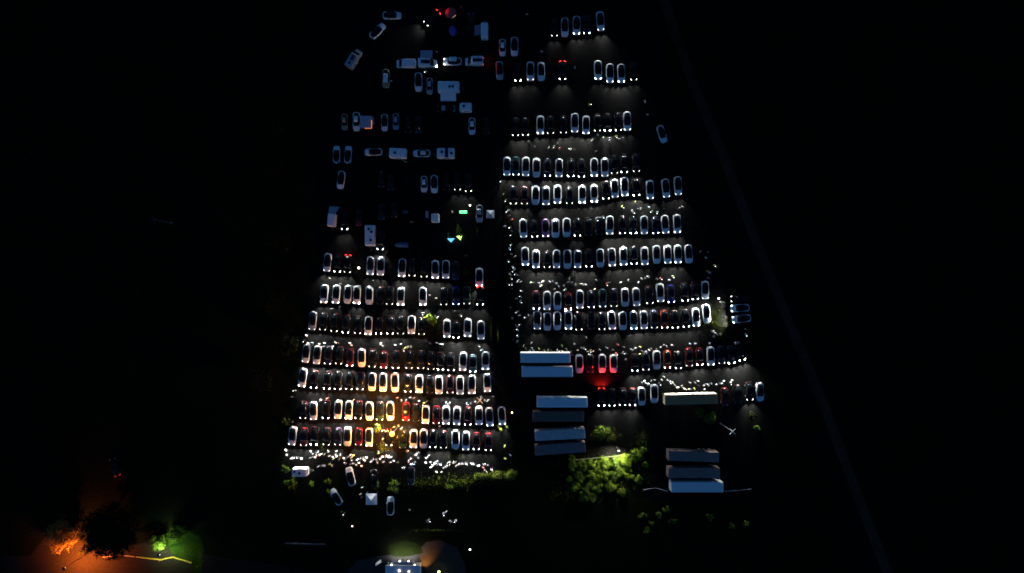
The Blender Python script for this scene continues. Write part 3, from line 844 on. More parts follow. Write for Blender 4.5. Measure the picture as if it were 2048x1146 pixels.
ob('light_strip', MB().tube((1.05, 0.5, 1.8), (1.05, -1.6, 1.8), 0.07, n=6).tube((1.05, -1.6, 1.8), (-0.7, -1.6, 1.84), 0.07, n=6).mesh('light_strip'), t, m=LED_O)
# covered boat
p = P(803, 490, 0.6)
t = thing('covered_boat', 'low boat under a dark blue tarpaulin in front of the camping row', 'boat', (p.x, p.y, 0.006), R(90))
secs = [(y, [(0, 0.05), (w * 0.6, 0.1), (w, 0.6), (w * 0.9, 0.7), (0, z)]) for y, w, z in ((1.75, 0.1, 0.75), (1.3, 0.5, 0.85), (0.4, 0.68, 0.95), (-1.0, 0.7, 0.95), (-1.7, 0.62, 0.8))]
ob('hull', MB().loft(secs).mesh('hull'), t, m=BLUE_TARP)
mb = MB()
for y in (1.0, 0, -1.0):
    mb.tube((-0.72, y, 0.62), (0.72, y, 0.62), 0.02, n=5)
ob('strap', mb.mesh('strap'), t, m=PLASTIC)
# white storage tent and table
p = P(870.5, 436, 1.2)
t = thing('storage_tent', 'small square white tent near the folding table', 'tent', (p.x, p.y, 0.006))
ob('cover', MB().box(-0.98, 0.98, -1.1, 1.1, 0, 1.7, bev=0.2).mesh('cover'), t, m=CANVAS)
ob('door_flap', MB().box(-0.35, 0.35, -1.14, -1.1, 0.03, 1.4).mesh('door_flap'), t, m=AWN)
for name, label, x, y, w, l in (('folding_table', 'narrow folding table beside the small square white tent', 854, 429, 0.7, 1.7), ('trestle_table', 'teal topped trestle table among the unlit cars', 810.5, 424, 1.2, 0.7)):
    p = P(x, y, 0.7)
    t = thing(name, label, 'table', (p.x, p.y, 0.006))
    ob('table_top', MB().box(-w / 2, w / 2, -l / 2, l / 2, 0.70, 0.74).mesh('table_top'), t, m=PAINT['T'] if w > 1 else PAINT['S'])
    for sx in (-1, 1):
        for sy in (-1, 1):
            ob('leg', MB().tube((sx * (w / 2 - 0.06), sy * (l / 2 - 0.06), 0), (sx * (w / 2 - 0.06), sy * (l / 2 - 0.06), 0.70), 0.02, n=6).mesh('leg'), t, m=ALU)

# ------------------------------------------------------------------ lamps, signs and lit shapes
SODIUM = (1.0, 0.36, 0.07)
BULB_O = mat('sodium_globe', (0.8, 0.6, 0.3), 0.4, emit=(1.0, 0.42, 0.06), strength=3.2)
BULB_W = mat('white_bulb', (0.8, 0.8, 0.8), 0.4, emit=(1.0, 0.95, 0.85), strength=14.0)
BULB_Y = mat('warm_bulb', (0.8, 0.7, 0.5), 0.4, emit=(1.0, 0.72, 0.38), strength=10.0)
BULB_YG = mat('yellow_bulb', (0.8, 0.8, 0.3), 0.4, emit=(0.9, 1.0, 0.25), strength=5.0)


def lantern_mesh(r, h, n=10):
    return MB().rings([[(rr * math.cos(2 * math.pi * i / n), rr * math.sin(2 * math.pi * i / n), z) for i in range(n)]
                       for rr, z in ((r * 0.5, 0), (r, h * 0.3), (r, h * 0.65), (r * 0.55, h))]).mesh('globe', True)


def bollard_lamp(px, py, label, bulb, e, color, h=0.9, r=0.16):
    p = P(px, py, h)
    t = thing('bollard_lamp', label, 'lamp', (p.x, p.y, 0.006))
    ob('post', MB().tube((0, 0, 0), (0, 0, h), 0.06, 0.05).mesh('post'), t, m=PLASTIC)
    g = ob('globe', lantern_mesh(r, 0.3), t, (0, 0, h), m=bulb)
    lamp('bulb_light', 'POINT', g, (0, 0, 0.62), e, color, 0.12)
    return t


bollard_lamp(1024, 825, 'warm post lamp standing beside the footpath and parked white cars', BULB_Y, 60, (1.0, 0.55, 0.22))
bollard_lamp(718, 536, 'white post lamp in a gap of the seventh row behind the crowd', BULB_W, 60, (1, 0.95, 0.85), 1.2, 0.2)
bollard_lamp(1437, 597, 'post lamp near the cars that are turned sideways', BULB_W, 50, (1, 0.9, 0.65), 1.2)
bollard_lamp(940, 410.6, 'white post lamp behind the green light bar', BULB_W, 40, (1, 0.95, 0.85), 1.2)
bollard_lamp(878, 1143, 'yellow-green garden lamp beside the kiosk', BULB_YG, 60, (0.9, 1.0, 0.3), 0.9, 0.3)
bollard_lamp(705, 1052, 'pinkish post lamp at the lane corner below the white gazebo', mat('pink_bulb', (0.8, 0.5, 0.5), 0.4, emit=(1.0, 0.55, 0.5), strength=6), 30, (1, 0.5, 0.45))
bollard_lamp(940, 1099, 'lone white post lamp near the kiosk garden', BULB_W, 10, (0.85, 0.95, 1.0), 1.0)


def mast(bx, by, h, label, arms, m_arm, ra=0.9, globe=None, light=None, th=0.6):
    p = P(bx, by)
    t = thing('light_mast', label, 'light mast', (p.x, p.y, 0.006), th)
    ob('pole', MB().tube((0, 0, 0), (0, 0, h), 0.10, 0.06).mesh('pole'), t, m=STEEL)
    ob('base_plate', MB().box(-0.25, 0.25, -0.25, 0.25, 0, 0.04).mesh('base_plate'), t, m=STEEL)
    for k in range(arms):
        a = k * 2 * math.pi / max(arms, 1)
        ob('arm', MB().tube((0.05 * math.cos(a), 0.05 * math.sin(a), h - 0.02), (ra * math.cos(a), ra * math.sin(a), h + 0.06), 0.06, 0.05, n=6).mesh('arm'), t, m=m_arm)
    if globe:
        g = ob('globe', lantern_mesh(globe, globe * 1.2), t, (0, 0, h), m=BULB_O)
        for i in range(8):
            a = 2 * math.pi * i / 8
            ob('globe_rib', MB().tube((globe * 0.5 * math.cos(a), globe * 0.5 * math.sin(a), 0), (globe * 1.03 * math.cos(a), globe * 1.03 * math.sin(a), globe * 0.5), 0.025, n=5).mesh('globe_rib'), g, m=PLASTIC)
    if light:
        lamp('mast_light', 'SPOT', t, (0, 0, h - 0.25), *light)
    return t


mast(797, 852, 9.0, 'tall mast with a glowing orange globe over the parked cars', 0, STEEL, globe=0.62, light=(100000.0, SODIUM, 0.3, 164, 1.0, (-0.05, 0.62, -1)))
ARM_O = mat('orange_glow_arm', (0.7, 0.4, 0.2), 0.5, emit=(1.0, 0.34, 0.10), strength=0.55)  # weak glow put into the arms so they look lit by orange light
mast(962, 793, 6.0, 'mast with a cross of four glowing orange arms among the white cars', 4, ARM_O, ra=1.05, th=0.78, light=(1200.0, SODIUM, 0.2, 120, 1.0, (0, 0, -1)))
mast(1441, 847, 9.5, 'unlit mast with four grey arms beside the cream trailer', 4, mat('pale_arm', (0.5, 0.5, 0.52), 0.5), ra=0.95, th=0.75)
mast(343, 446, 8.5, 'lone unlit mast with four arms out in the dark field', 4, mat('dull_arm', (0.06, 0.07, 0.07), 0.6), ra=0.9, th=0.4)

# floodlight above the shrubs
p = P(1233, 893, 0)
t = thing('floodlight', 'floodlight on a post beside the bright green shrubs', 'floodlight', (p.x, p.y, 0.006))
ob('post', MB().tube((0, 0, 0), (0, 0, 3.6), 0.06, 0.05).mesh('post'), t, m=STEEL)
hd = ob('lamp_head', MB().box(-0.28, 0.28, -0.18, 0.10, 3.45, 3.62, bev=0.04).mesh('lamp_head'), t, m=PLASTIC)
ob('lens', MB().box(-0.24, 0.24, -0.22, -0.182, 3.44, 3.66).mesh('lens'), hd, m=BULB_W)
lamp('flood_beam', 'SPOT', hd, (0, -0.35, 3.5), 11500.0, (1.0, 0.95, 0.72), 0.12, 140, 0.8, aim=(-0.25, -1, -0.62))


def street_lamp(bx, by, h, label, color, e, hx, hy, bulb, cone=168):
    """hx, hy: the arm's reach from the pole"""
    p = P(bx, by)
    t = thing('street_lamp', label, 'street lamp', (p.x, p.y, 0.006))
    ob('pole', MB().tube((0, 0, 0), (0, 0, h), 0.10, 0.06).mesh('pole'), t, m=STEEL)
    ob('arm', MB().tube((0, 0, h - 0.05), (hx, hy, h + 0.1), 0.04, n=6).mesh('arm'), t, m=STEEL)
    hd = ob('lamp_head', MB().box(hx - 0.35, hx + 0.35, hy - 0.35, hy + 0.35, h + 0.02, h + 0.25, bev=0.1).mesh('lamp_head'), t, m=PLASTIC)
    ob('bulb', lantern_mesh(0.2, 0.25), hd, (hx, hy, h - 0.24), m=bulb)
    ob('glare_glow', MB().tube((hx * 0.4, hy * 0.4, h - 0.10), (hx * 0.8, hy * 0.8, h + 0.02), 0.14, 0.2, n=8).mesh('glare_glow'), hd, m=bulb)  # glowing cone added under the head to show the bulb's glare
    lamp('street_light', 'SPOT', hd, (hx, hy, h - 0.6), e, color, 0.2, cone, 1.0, aim=(0.12, 0.10, -1))


street_lamp(170, 1110, 7.4, 'orange street lamp over the street corner beside a big dark tree', (1.0, 0.17, 0.02), 110000.0, -0.5, -0.4, BULB_O)
street_lamp(341, 1093, 5.0, 'low lamp post under the green tree beside the lawn', (0.75, 1.0, 0.45), 8000.0, -0.5, -0.2, BULB_W, 172)

# green light bar and two glowing triangles
p = P(926.5, 424, 1.5)
t = thing('light_bar', 'bright green light bar on two posts behind lit grass', 'light bar', (p.x, p.y, 0.006))
GREEN = mat('green_led', (0.3, 0.8, 0.5), 0.4, emit=(0.10, 1.0, 0.30), strength=1.5)
ob('led_panel', MB().rings([[(-0.95, -0.28, 1.2), (0.95, -0.28, 1.2), (0.95, 0.28, 1.7), (-0.95, 0.28, 1.7)], [(-0.95, -0.34, 1.27), (0.95, -0.34, 1.27), (0.95, 0.22, 1.77), (-0.95, 0.22, 1.77)]]).mesh('led_panel'), t, m=GREEN)
for x in (-0.8, 0.8):
    ob('post', MB().tube((x, 0.05, 0), (x, 0.05, 1.46), 0.04, n=6).mesh('post'), t, m=STEEL)
lamp('led_glow', 'POINT', t, (0, -0.1, 1.95), 12.0, (0.2, 1.0, 0.4), 0.3)
for x, y, col, st, label, sh in ((902, 480, (0.10, 0.50, 1.0), 1.5, 'blue glowing triangular sail in the lit grass', 1.0),
                                 (919.5, 475, (0.62, 1.0, 0.18), 1.5, 'yellow-green glowing sail with a notch in the lit grass', 0.85)):
    p = P(x, y, 1.0)
    t = thing('light_sail', label, 'light sail', (p.x, p.y, 0.006), 0 if sh == 1 else 0.25)
    m = mat('sail_%d' % x, (0.5, 0.5, 0.5), 0.6, emit=col, strength=st)
    if sh == 1.0:
        o = [(-0.95, 0.38, 1.3), (0.95, 0.38, 1.3), (0.0, -0.62, 0.9)]
    else:
        o = [(-0.75, 0.45, 1.3), (0.1, 0.5, 1.3), (0.22, 0.0, 1.15), (0.75, 0.4, 1.3), (0.6, 0.1, 1.2), (0.0, -0.75, 0.9)]
    ob('sail', MB().rings([o, [(a, b, c + 0.05) for a, b, c in o]]).mesh('sail'), t, m=m)
    for q in (o[0], o[-1], o[1]):
        ob('pole', MB().tube((q[0] * 0.95, q[1] * 0.95, 0), (q[0] * 0.95, q[1] * 0.95, q[2] + 0.02), 0.03, n=6).mesh('pole'), t, m=STEEL)
    lamp('sail_glow', 'POINT', t, (0, 0.0, 0.6), 70.0, col, 0.3)

# ------------------------------------------------------------------ kiosk and low walls
p = P(806, 1156, 2.6)
t = thing('kiosk', 'snack kiosk with blue-grey roof and a row of lit bulbs', 'kiosk', (p.x, p.y, 0.006))
a, b = 4.4, 3.2
ob('wall', MB().box(-a + 0.2, a - 0.2, -b + 0.2, b - 0.3, 0, 2.5).mesh('wall'), t, m=mat('kiosk_wall', (0.35, 0.34, 0.33), 0.8, noise=0.2))
rf = ob('roof', MB().box(-a, a, -b, b, 2.5, 2.75, bev=0.08).mesh('roof'), t, m=WHITE_GRP)
ob('counter', MB().box(-2.6, 2.6, b - 0.28, b + 0.25, 0.95, 1.05).mesh('counter'), t, m=ALU)
ob('hatch_shutter', MB().rings([[(-2.6, b, 2.3), (2.6, b, 2.3), (2.6, b + 0.9, 2.55), (-2.6, b + 0.9, 2.55)], [(-2.6, b, 2.34), (2.6, b, 2.34), (2.6, b + 0.9, 2.59), (-2.6, b + 0.9, 2.59)]]).mesh('hatch_shutter'), t, m=ALU)
for x, y in ((-2.9, b + 0.02), (-0.8, b + 1.0), (1.4, b + 1.0), (2.9, b + 0.02), (-0.9, 1.9), (1.5, 1.7)):
    z = 2.78 if y < b - 0.5 else 2.45
    g = ob('bulb', lantern_mesh(0.16, 0.22), t, (x, y, z), m=BULB_Y if x > 1 else BULB_W)
for x in (-2.0, 0, 2.0):
    lamp('counter_light', 'SPOT', t, (x, b + 1.1, 2.4), 1500.0, (1.0, 0.96, 0.9), 0.15, 150, 1.0, aim=(0, 0.5, -1))
ob('vent_pipe', MB().tube((-3.2, -0.5, 2.75), (-3.2, -0.5, 3.3), 0.12).mesh('vent_pipe'), t, m=STEEL)
wl_ = ob('wall_lamp', MB().box(a - 0.02, a + 0.2, 0.6, 0.9, 2.1, 2.4, bev=0.04).mesh('wall_lamp'), t, m=BULB_O)
lamp('wall_light', 'SPOT', wl_, (a + 0.4, 0.9, 2.2), 6500.0, (1.0, 0.36, 0.06), 0.12, 74, 1.0, aim=(0.22, 1.0, -0.75))
p = P(757, 1128, 1.0)
t = thing('menu_board', 'white folded menu board standing beside the kiosk', 'sign', (p.x, p.y, 0.006), R(35))
for s in (-1, 1):
    ob('board', MB().rings([[(-0.8, s * 0.35, 0), (0.8, s * 0.35, 0), (0.8, s * 0.04, 1.2), (-0.8, s * 0.04, 1.2)], [(-0.8, s * 0.31, 0), (0.8, s * 0.31, 0), (0.8, s * 0.0, 1.2), (-0.8, s * 0.0, 1.2)]]).mesh('board'), t, m=CANVAS)
ob('hinge', MB().tube((-0.8, 0, 1.21), (0.8, 0, 1.21), 0.02, n=6).mesh('hinge'), t, m=STEEL)


def low_wall(pts, label, m, h=0.35, w=0.22, name='low_wall'):
    q = [P(x, y) for x, y in pts]
    t = thing(name, label, 'wall', (q[0].x, q[0].y, 0.006))
    for i in range(len(q) - 1):
        d = q[i + 1] - q[i]
        L = d.length
        n = max(1, round(L / 1.1))
        u = d / L
        s = Vector((-u.y, u.x, 0)) * w / 2
        for k in range(n):
            a = q[i] - q[0] + u * (L * k / n + 0.02)
            b_ = q[i] - q[0] + u * (L * (k + 1) / n - 0.02)
            hh = h + rng.uniform(-0.015, 0.015)
            r0 = [a + s, b_ + s, b_ - s, a - s]
            ob('kerb_stone', MB().rings([r0, [v + Vector((0, 0, hh)) for v in r0]]).mesh('kerb_stone'), t, m=m)
    return t


low_wall([(273, 1113), (322, 1119), (347, 1113.5), (384, 1125)], 'yellow painted kerb zigzagging between street and lawn', mat('yellow_kerb', (0.30, 0.22, 0.02), 0.7, noise=0.2), name='painted_kerb')
low_wall([(206, 1114), (240, 1110), (270, 1113)], 'plain grey kerb on the orange-lit street', mat('grey_kerb', (0.16, 0.14, 0.12), 0.8, noise=0.2), h=0.15, name='stone_kerb')
low_wall([(570, 1086), (610, 1087), (652, 1088)], 'pale low garden wall along the dark lane', mat('pale_stone', (0.14, 0.13, 0.11), 0.8, noise=0.25))
low_wall([(1138, 921), (1180, 917), (1262, 909)], 'low wall along the floodlit shrubs', mat('mossy_stone', (0.07, 0.08, 0.04), 0.85, noise=0.35), h=0.5)
# rope barriers at the last white trailer
for pts, label in (([(1286, 978), (1310, 974), (1334, 981)], 'rope barrier between shrubs and the last white trailer'), ([(1450, 981), (1475, 979), (1500, 976)], 'rope barrier running from the last white trailer to the field')):
    q = [P(x, y) for x, y in pts]
    t = thing('rope_barrier', label, 'barrier', (q[0].x, q[0].y, 0.006))
    for i, w in enumerate(q):
        r = w - q[0]
        ob('post', MB().tube((r.x, r.y, 0), (r.x, r.y, 1.0), 0.04, n=6).mesh('post'), t, m=STEEL)
        if i:
            mb = MB()
            pr = None
            for k in range(9):
                f = k / 8
                c = (q[i - 1] - q[0]).lerp(r, f) + Vector((0, 0, 0.92 - 0.25 * math.sin(math.pi * f)))
                if pr:
                    mb.tube(pr, c, 0.03, n=5)
                pr = c
            ob('rope', mb.mesh('rope'), t, m=CANVAS)

# ------------------------------------------------------------------ plants
LEAF = mat('leaf_green', spec=0.03, color=(0.085, 0.13, 0.018), rough=0.7, color2=(0.03, 0.055, 0.010), nscale=0.9)
LEAF_Y = mat('leaf_yellow_green', spec=0.03, color=(0.14, 0.20, 0.016), rough=0.7, color2=(0.05, 0.085, 0.010), nscale=0.8)
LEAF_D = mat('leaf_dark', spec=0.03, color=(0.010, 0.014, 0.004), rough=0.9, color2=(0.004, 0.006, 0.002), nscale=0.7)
BARK = mat('bark', spec=0.03, color=(0.05, 0.038, 0.026), rough=0.9, noise=0.4, nscale=4)


def leaves(r, z0, z1, n, size, rg, clumps=14):
    mb = MB()
    cs = []
    for _ in range(clumps):
        a, q = rg.uniform(0, 2 * math.pi), math.sqrt(rg.random())
        z = rg.uniform(0, 1)
        k = math.sqrt(max(0.05, 1 - (2 * z - 0.9) ** 2 * 0.8))
        cs.append((math.cos(a) * q * r * 0.8 * k, math.sin(a) * q * r * 0.8 * k, z0 + (z1 - z0) * z, min(0.8, r * rg.uniform(0.16, 0.36))))
    V, F = [], []
    for _ in range(n):
        c = rg.choice(cs)
        d = Vector((rg.gauss(0, 1), rg.gauss(0, 1), rg.gauss(0, 0.8)))
        d.normalize()
        p_ = Vector(c[:3]) + d * c[3] * (rg.uniform(0.2, 1.0) + abs(rg.gauss(0, 0.35)))
        p_.z = max(p_.z, 0.05)
        nrm = (d + Vector((rg.uniform(-.7, .7), rg.uniform(-.7, .7), rg.uniform(-.2, .9)))).normalized()
        u = nrm.orthogonal().normalized()
        ang = rg.uniform(0, 6.28)
        u = (Matrix.Rotation(ang, 3, nrm) @ u)
        w = nrm.cross(u)
        s = size * rg.uniform(0.6, 1.3)
        o = len(V)
        V += [p_ - u * s, p_ + w * s * 0.5, p_ + u * s, p_ - w * s * 0.5]
        F.append((o, o + 1, o + 2, o + 3))
    me = bpy.data.meshes.new('foliage')
    me.from_pydata([tuple(v) for v in V], [], F)
    me.update()
    return me


def plant(px, py, r, h, label, m, n=700, size=0.2, name='shrub', group=None, trunk=None, cat='shrub', zref=None):
    rg = random.Random(int(px * 7 + py * 13))
    p = P(px, py, (h * 0.6) if zref is None else zref)
    t = thing(name, label, cat, (p.x, p.y, 0.004), 0, group)
    tr = trunk or 0.06
    hb = h * (0.45 if name == 'tree' else 0.25)
    mb = MB()
    mb.tube((0, 0, 0), (0.05, 0.02, hb), tr, tr * 0.7)
    for k in range(6):
        a = k * 1.05 + rg.uniform(-.3, .3)
        e = (math.cos(a) * r * 0.6, math.sin(a) * r * 0.6, hb + (h - hb) * rg.uniform(0.35, 0.8))
        mb.tube((0.05, 0.02, hb * rg.uniform(0.7, 1)), e, tr * 0.5, tr * 0.12, n=5)
    ob('trunk', mb.mesh('trunk'), t, m=BARK)
    ob('crown' if name == 'tree' else 'foliage', leaves(r, hb * 0.8, h, n, size, rg, clumps=max(9, int(r * r * 6))), t, m=m)
    return t


SHR = 'shrubs in the floodlit bed'
for i, (x, y, r, h) in enumerate(((1146, 933, 1.2, 1.3), (1166, 931, 1.4, 1.6), (1186, 930, 1.5, 1.7), (1206, 928, 1.6, 1.8), (1228, 925, 1.6, 1.9), (1250, 921, 1.7, 2.4),
                                  (1270, 912, 1.6, 2.6), (1160, 952, 1.4, 1.5), (1184, 953, 1.6, 1.7), (1206, 950, 1.7, 1.8), (1232, 948, 1.7, 1.6), (1256, 946, 1.6, 1.5),
                                  (1152, 974, 1.3, 1.3), (1172, 978, 1.5, 1.5), (1195, 972, 1.4, 1.4), (1222, 971, 1.5, 1.4), (1180, 996, 1.4, 1.3), (1165, 990, 1.2, 1.2), (1141, 915, 0.9, 0.9), (1286, 905, 1.1, 1.6), (1290, 930, 0.8, 1.0), (1275, 958, 1.2, 1.2), (1245, 985, 1.1, 1.0), (1140, 958, 0.9, 1.0))):
    plant(x, y, r * 1.25, h * 0.75, ('leafy shrub in the floodlit bed, right along the low wall' if y < 936 else 'leafy shrub in the middle of the floodlit bed' if y < 962 else 'dimmer shrub of the floodlit bed, farthest from the floodlight'), LEAF_Y if i % 3 != 1 else LEAF, 2600, 0.12, group=SHR)
plant(1205, 866, 2.2, 1.0, 'spreading low shrub beside the weathered white trailer', LEAF, 700, 0.2)
for x, y, r, h, lab, m in ((1400, 822, 1.8, 3.2, 'young tree close behind the cream trailer', LEAF), (1420, 835, 1.9, 3.6, 'young tree between cream trailer and unlit mast', LEAF),
                           (1503, 832, 1.4, 2.0, 'small tree beside the last parked white car', LEAF_D)):
    plant(x, y, r, h, lab, m, 900, 0.2, name='tree', trunk=0.1, cat='tree')
plant(1514, 858, 1.2, 0.9, 'low green shrub beyond the unlit mast', LEAF, 300, 0.18)
plant(756, 856, 1.3, 1.2, 'round green shrub beside a white car, near the orange globe mast', LEAF, 600, 0.16)
plant(805, 868, 2.0, 1.6, 'dark green shrub beside the orange globe mast', LEAF_D, 700, 0.2)
plant(862, 640, 1.7, 1.3, 'bright green shrub filling a gap in a car row', LEAF_Y, 700, 0.17)
plant(929, 548, 1.5, 1.5, 'dull round shrub in a gap of the seventh row', LEAF_D, 500, 0.18)
for x, y, r, lab in ((752, 970, 1.7, 'low green hedge shrub next to the hidden black car'), (789, 974, 2.1, 'wide low green shrub near the gazebo'), (899, 977, 1.3, 'yellowing shrub at the dark bed edge'),
                     (570, 940, 1.3, 'green shrub behind the small lit caravan'), (575, 966, 1.1, 'narrow shrub next to the small lit caravan'),
                     (655, 962, 1.0, 'bright shrub between lit caravan and pickup'), (658, 983, 0.8, 'small bright shrub touching the diagonal car'), (622, 967, 0.9, 'dim shrub below the lit caravan'),
                     (572, 843, 1.2, 'dim shrub at the field end of the second row')):
    plant(x, y, r, 1.1, lab, LEAF_Y if r < 1.2 else LEAF, 500, 0.15)
# plants lit by the footpath cars
for x, y, lab in ((1002, 860, 'spiky bright green plant before the last white car'), (1014, 853, 'bright green plant at the headlight of the last white car'), (997, 853, 'small pale green plant beside the last white car')):
    plant(x, y, 0.6, 0.9, lab, LEAF_Y, 220, 0.14)
# big trees by the street and along the field
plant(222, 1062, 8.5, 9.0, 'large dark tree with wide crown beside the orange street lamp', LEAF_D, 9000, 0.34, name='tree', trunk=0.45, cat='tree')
plant(122, 1072, 4.6, 5.2, 'ragged tree lit orange by the street lamp', mat('leaf_lamp_lit', spec=0.03, color=(0.16, 0.13, 0.04), rough=0.8, color2=(0.08, 0.07, 0.02), nscale=0.8), 7000, 0.17, name='tree', trunk=0.25, cat='tree')  # leaves coloured lighter and warmer to look lit by the street lamp
plant(168, 1100, 1.6, 3.0, 'small tree glowing orange right under the street lamp', LEAF_D, 700, 0.2, name='tree', trunk=0.1, cat='tree')
plant(318, 1084, 2.4, 2.6, 'green tree lit by the low lamp post', LEAF, 2600, 0.16, name='tree', trunk=0.15, cat='tree')
plant(350, 1068, 2.2, 3.0, 'slender green tree behind the lawn', LEAF, 1800, 0.16, name='tree', trunk=0.12, cat='tree')
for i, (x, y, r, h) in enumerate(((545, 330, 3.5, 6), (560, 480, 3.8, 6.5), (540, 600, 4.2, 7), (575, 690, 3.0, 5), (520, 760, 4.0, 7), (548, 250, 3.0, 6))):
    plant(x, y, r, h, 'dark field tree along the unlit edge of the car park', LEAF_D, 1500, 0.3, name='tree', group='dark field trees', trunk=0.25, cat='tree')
for x, y in ((1285, 1032), (1303, 1046), (1320, 1028), (1345, 1040), (1294, 1062), (1334, 1020), (1420, 1036), (1465, 1052), (1492, 1050)):
    plant(x, y, 1.2, 1.2, 'dim garden shrub beyond the three trailers', LEAF, 350, 0.16, group='garden shrubs beyond the trailers')

# tall grass, seen where headlamps catch it
GRASS = mat('tall_grass_blades', spec=0.03, color=(0.27, 0.33, 0.05), rough=0.8, color2=(0.13, 0.18, 0.03), nscale=1.2)


def grass_patch(mb_v, mb_f, px, py, rx, ry, n, h, rg):
    for _ in range(n):
        c = P(px + max(-1.6, min(1.6, rg.gauss(0, 0.62))) * rx + 3 * math.sin(py), py + max(-1.6, min(1.6, rg.gauss(0, 0.62))) * ry)
        a = rg.uniform(0, 6.28)
        d = Vector((math.cos(a), math.sin(a), 0)) * 0.025
        hh = h * rg.uniform(0.5, 1.2)
        lean = Vector((rg.uniform(-.3, .3), rg.uniform(-.3, .3), 1)) * hh
        o = len(mb_v)
        mb_v += [tuple(c - d), tuple(c + d), tuple(c + lean)]
        mb_f.append((o, o + 1, o + 2))


gv, gf = [], []
rg = random.Random(3)
for px, py, rx, ry, n, h in ((985, 664, 2, 18, 260, 0.7), (993, 668, 2, 14, 260, 0.7), (912, 466, 3, 20, 160, 0.5), (895, 478, 2, 26, 160, 0.5), (922, 462, 6, 10, 160, 0.5), (955, 462, 2, 10, 120, 0.5),
                             (940, 962, 62, 12, 1500, 0.6), (965, 952, 12, 6, 1100, 0.9), (987, 950, 12, 7, 1100, 0.9), (1021, 949, 9, 7, 1200, 1.0), (1432, 640, 18, 24, 2200, 0.25), (1440, 662, 14, 12, 800, 0.25), (950, 955, 3, 4, 100, 0.7), (590, 966, 8, 12, 200, 0.7),
                             (850, 966, 40, 14, 500, 0.5), (1280, 880, 14, 20, 260, 0.6), (880, 1060, 60, 3, 250, 0.4), (640, 893, 6, 8, 160, 0.5), (765, 893, 12, 10, 380, 0.5), (862, 655, 14, 14, 260, 0.5),
                             (912, 908, 12, 10, 160, 0.4), (1395, 470, 14, 26, 240, 0.5), (1022, 520, 8, 160, 500, 0.35), (372, 1094, 26, 22, 1500, 0.3), (398, 1108, 8, 20, 500, 0.35), (352, 1062, 16, 10, 500, 0.35), (330, 1082, 8, 8, 250, 0.3), (1205, 950, 56, 34, 3500, 0.8), (1205, 868, 22, 14, 700, 0.5), (1150, 985, 30, 16, 700, 0.6)):
    grass_patch(gv, gf, px, py, rx, ry, n, h, rg)
me = bpy.data.meshes.new('tall_grass')
me.from_pydata(gv, [], gf)
me.materials.append(GRASS)
o = ob('tall_grass', me)
o['kind'] = 'stuff'
o['label'] = 'tall green grass tufts growing around the parking rows'
o['category'] = 'grass'

# ------------------------------------------------------------------ people
SKIN = mat('skin', (0.55, 0.36, 0.27), 0.6)
HAIRS = [mat('brown_hair', (0.05, 0.03, 0.018), 0.7), mat('fair_hair', (0.36, 0.25, 0.12), 0.7), mat('woolly_hat', (0.45, 0.44, 0.42), 0.9), mat('black_hair', (0.012, 0.010, 0.009), 0.7)]
TROUSERS = mat('dark_trousers', (0.035, 0.038, 0.05), 0.9, noise=0.2)
JACKET = {'white': mat('white_jacket', (0.72, 0.72, 0.70), 0.85, noise=0.12), 'grey': mat('grey_jacket', (0.30, 0.30, 0.31), 0.85, noise=0.15), 'beige': mat('beige_jacket', (0.52, 0.44, 0.32), 0.85, noise=0.15),
          'dark': mat('dark_jacket', (0.06, 0.06, 0.07), 0.85, noise=0.2), 'yellow': mat('yellow_vest', (0.62, 0.68, 0.04), 0.8), 'red': mat('red_jacket', (0.50, 0.05, 0.035), 0.85, noise=0.1),
          'pale blue': mat('pale_blue_jacket', (0.28, 0.42, 0.55), 0.85, noise=0.1), 'green': mat('green_jacket', (0.18, 0.32, 0.10), 0.85, noise=0.1)}


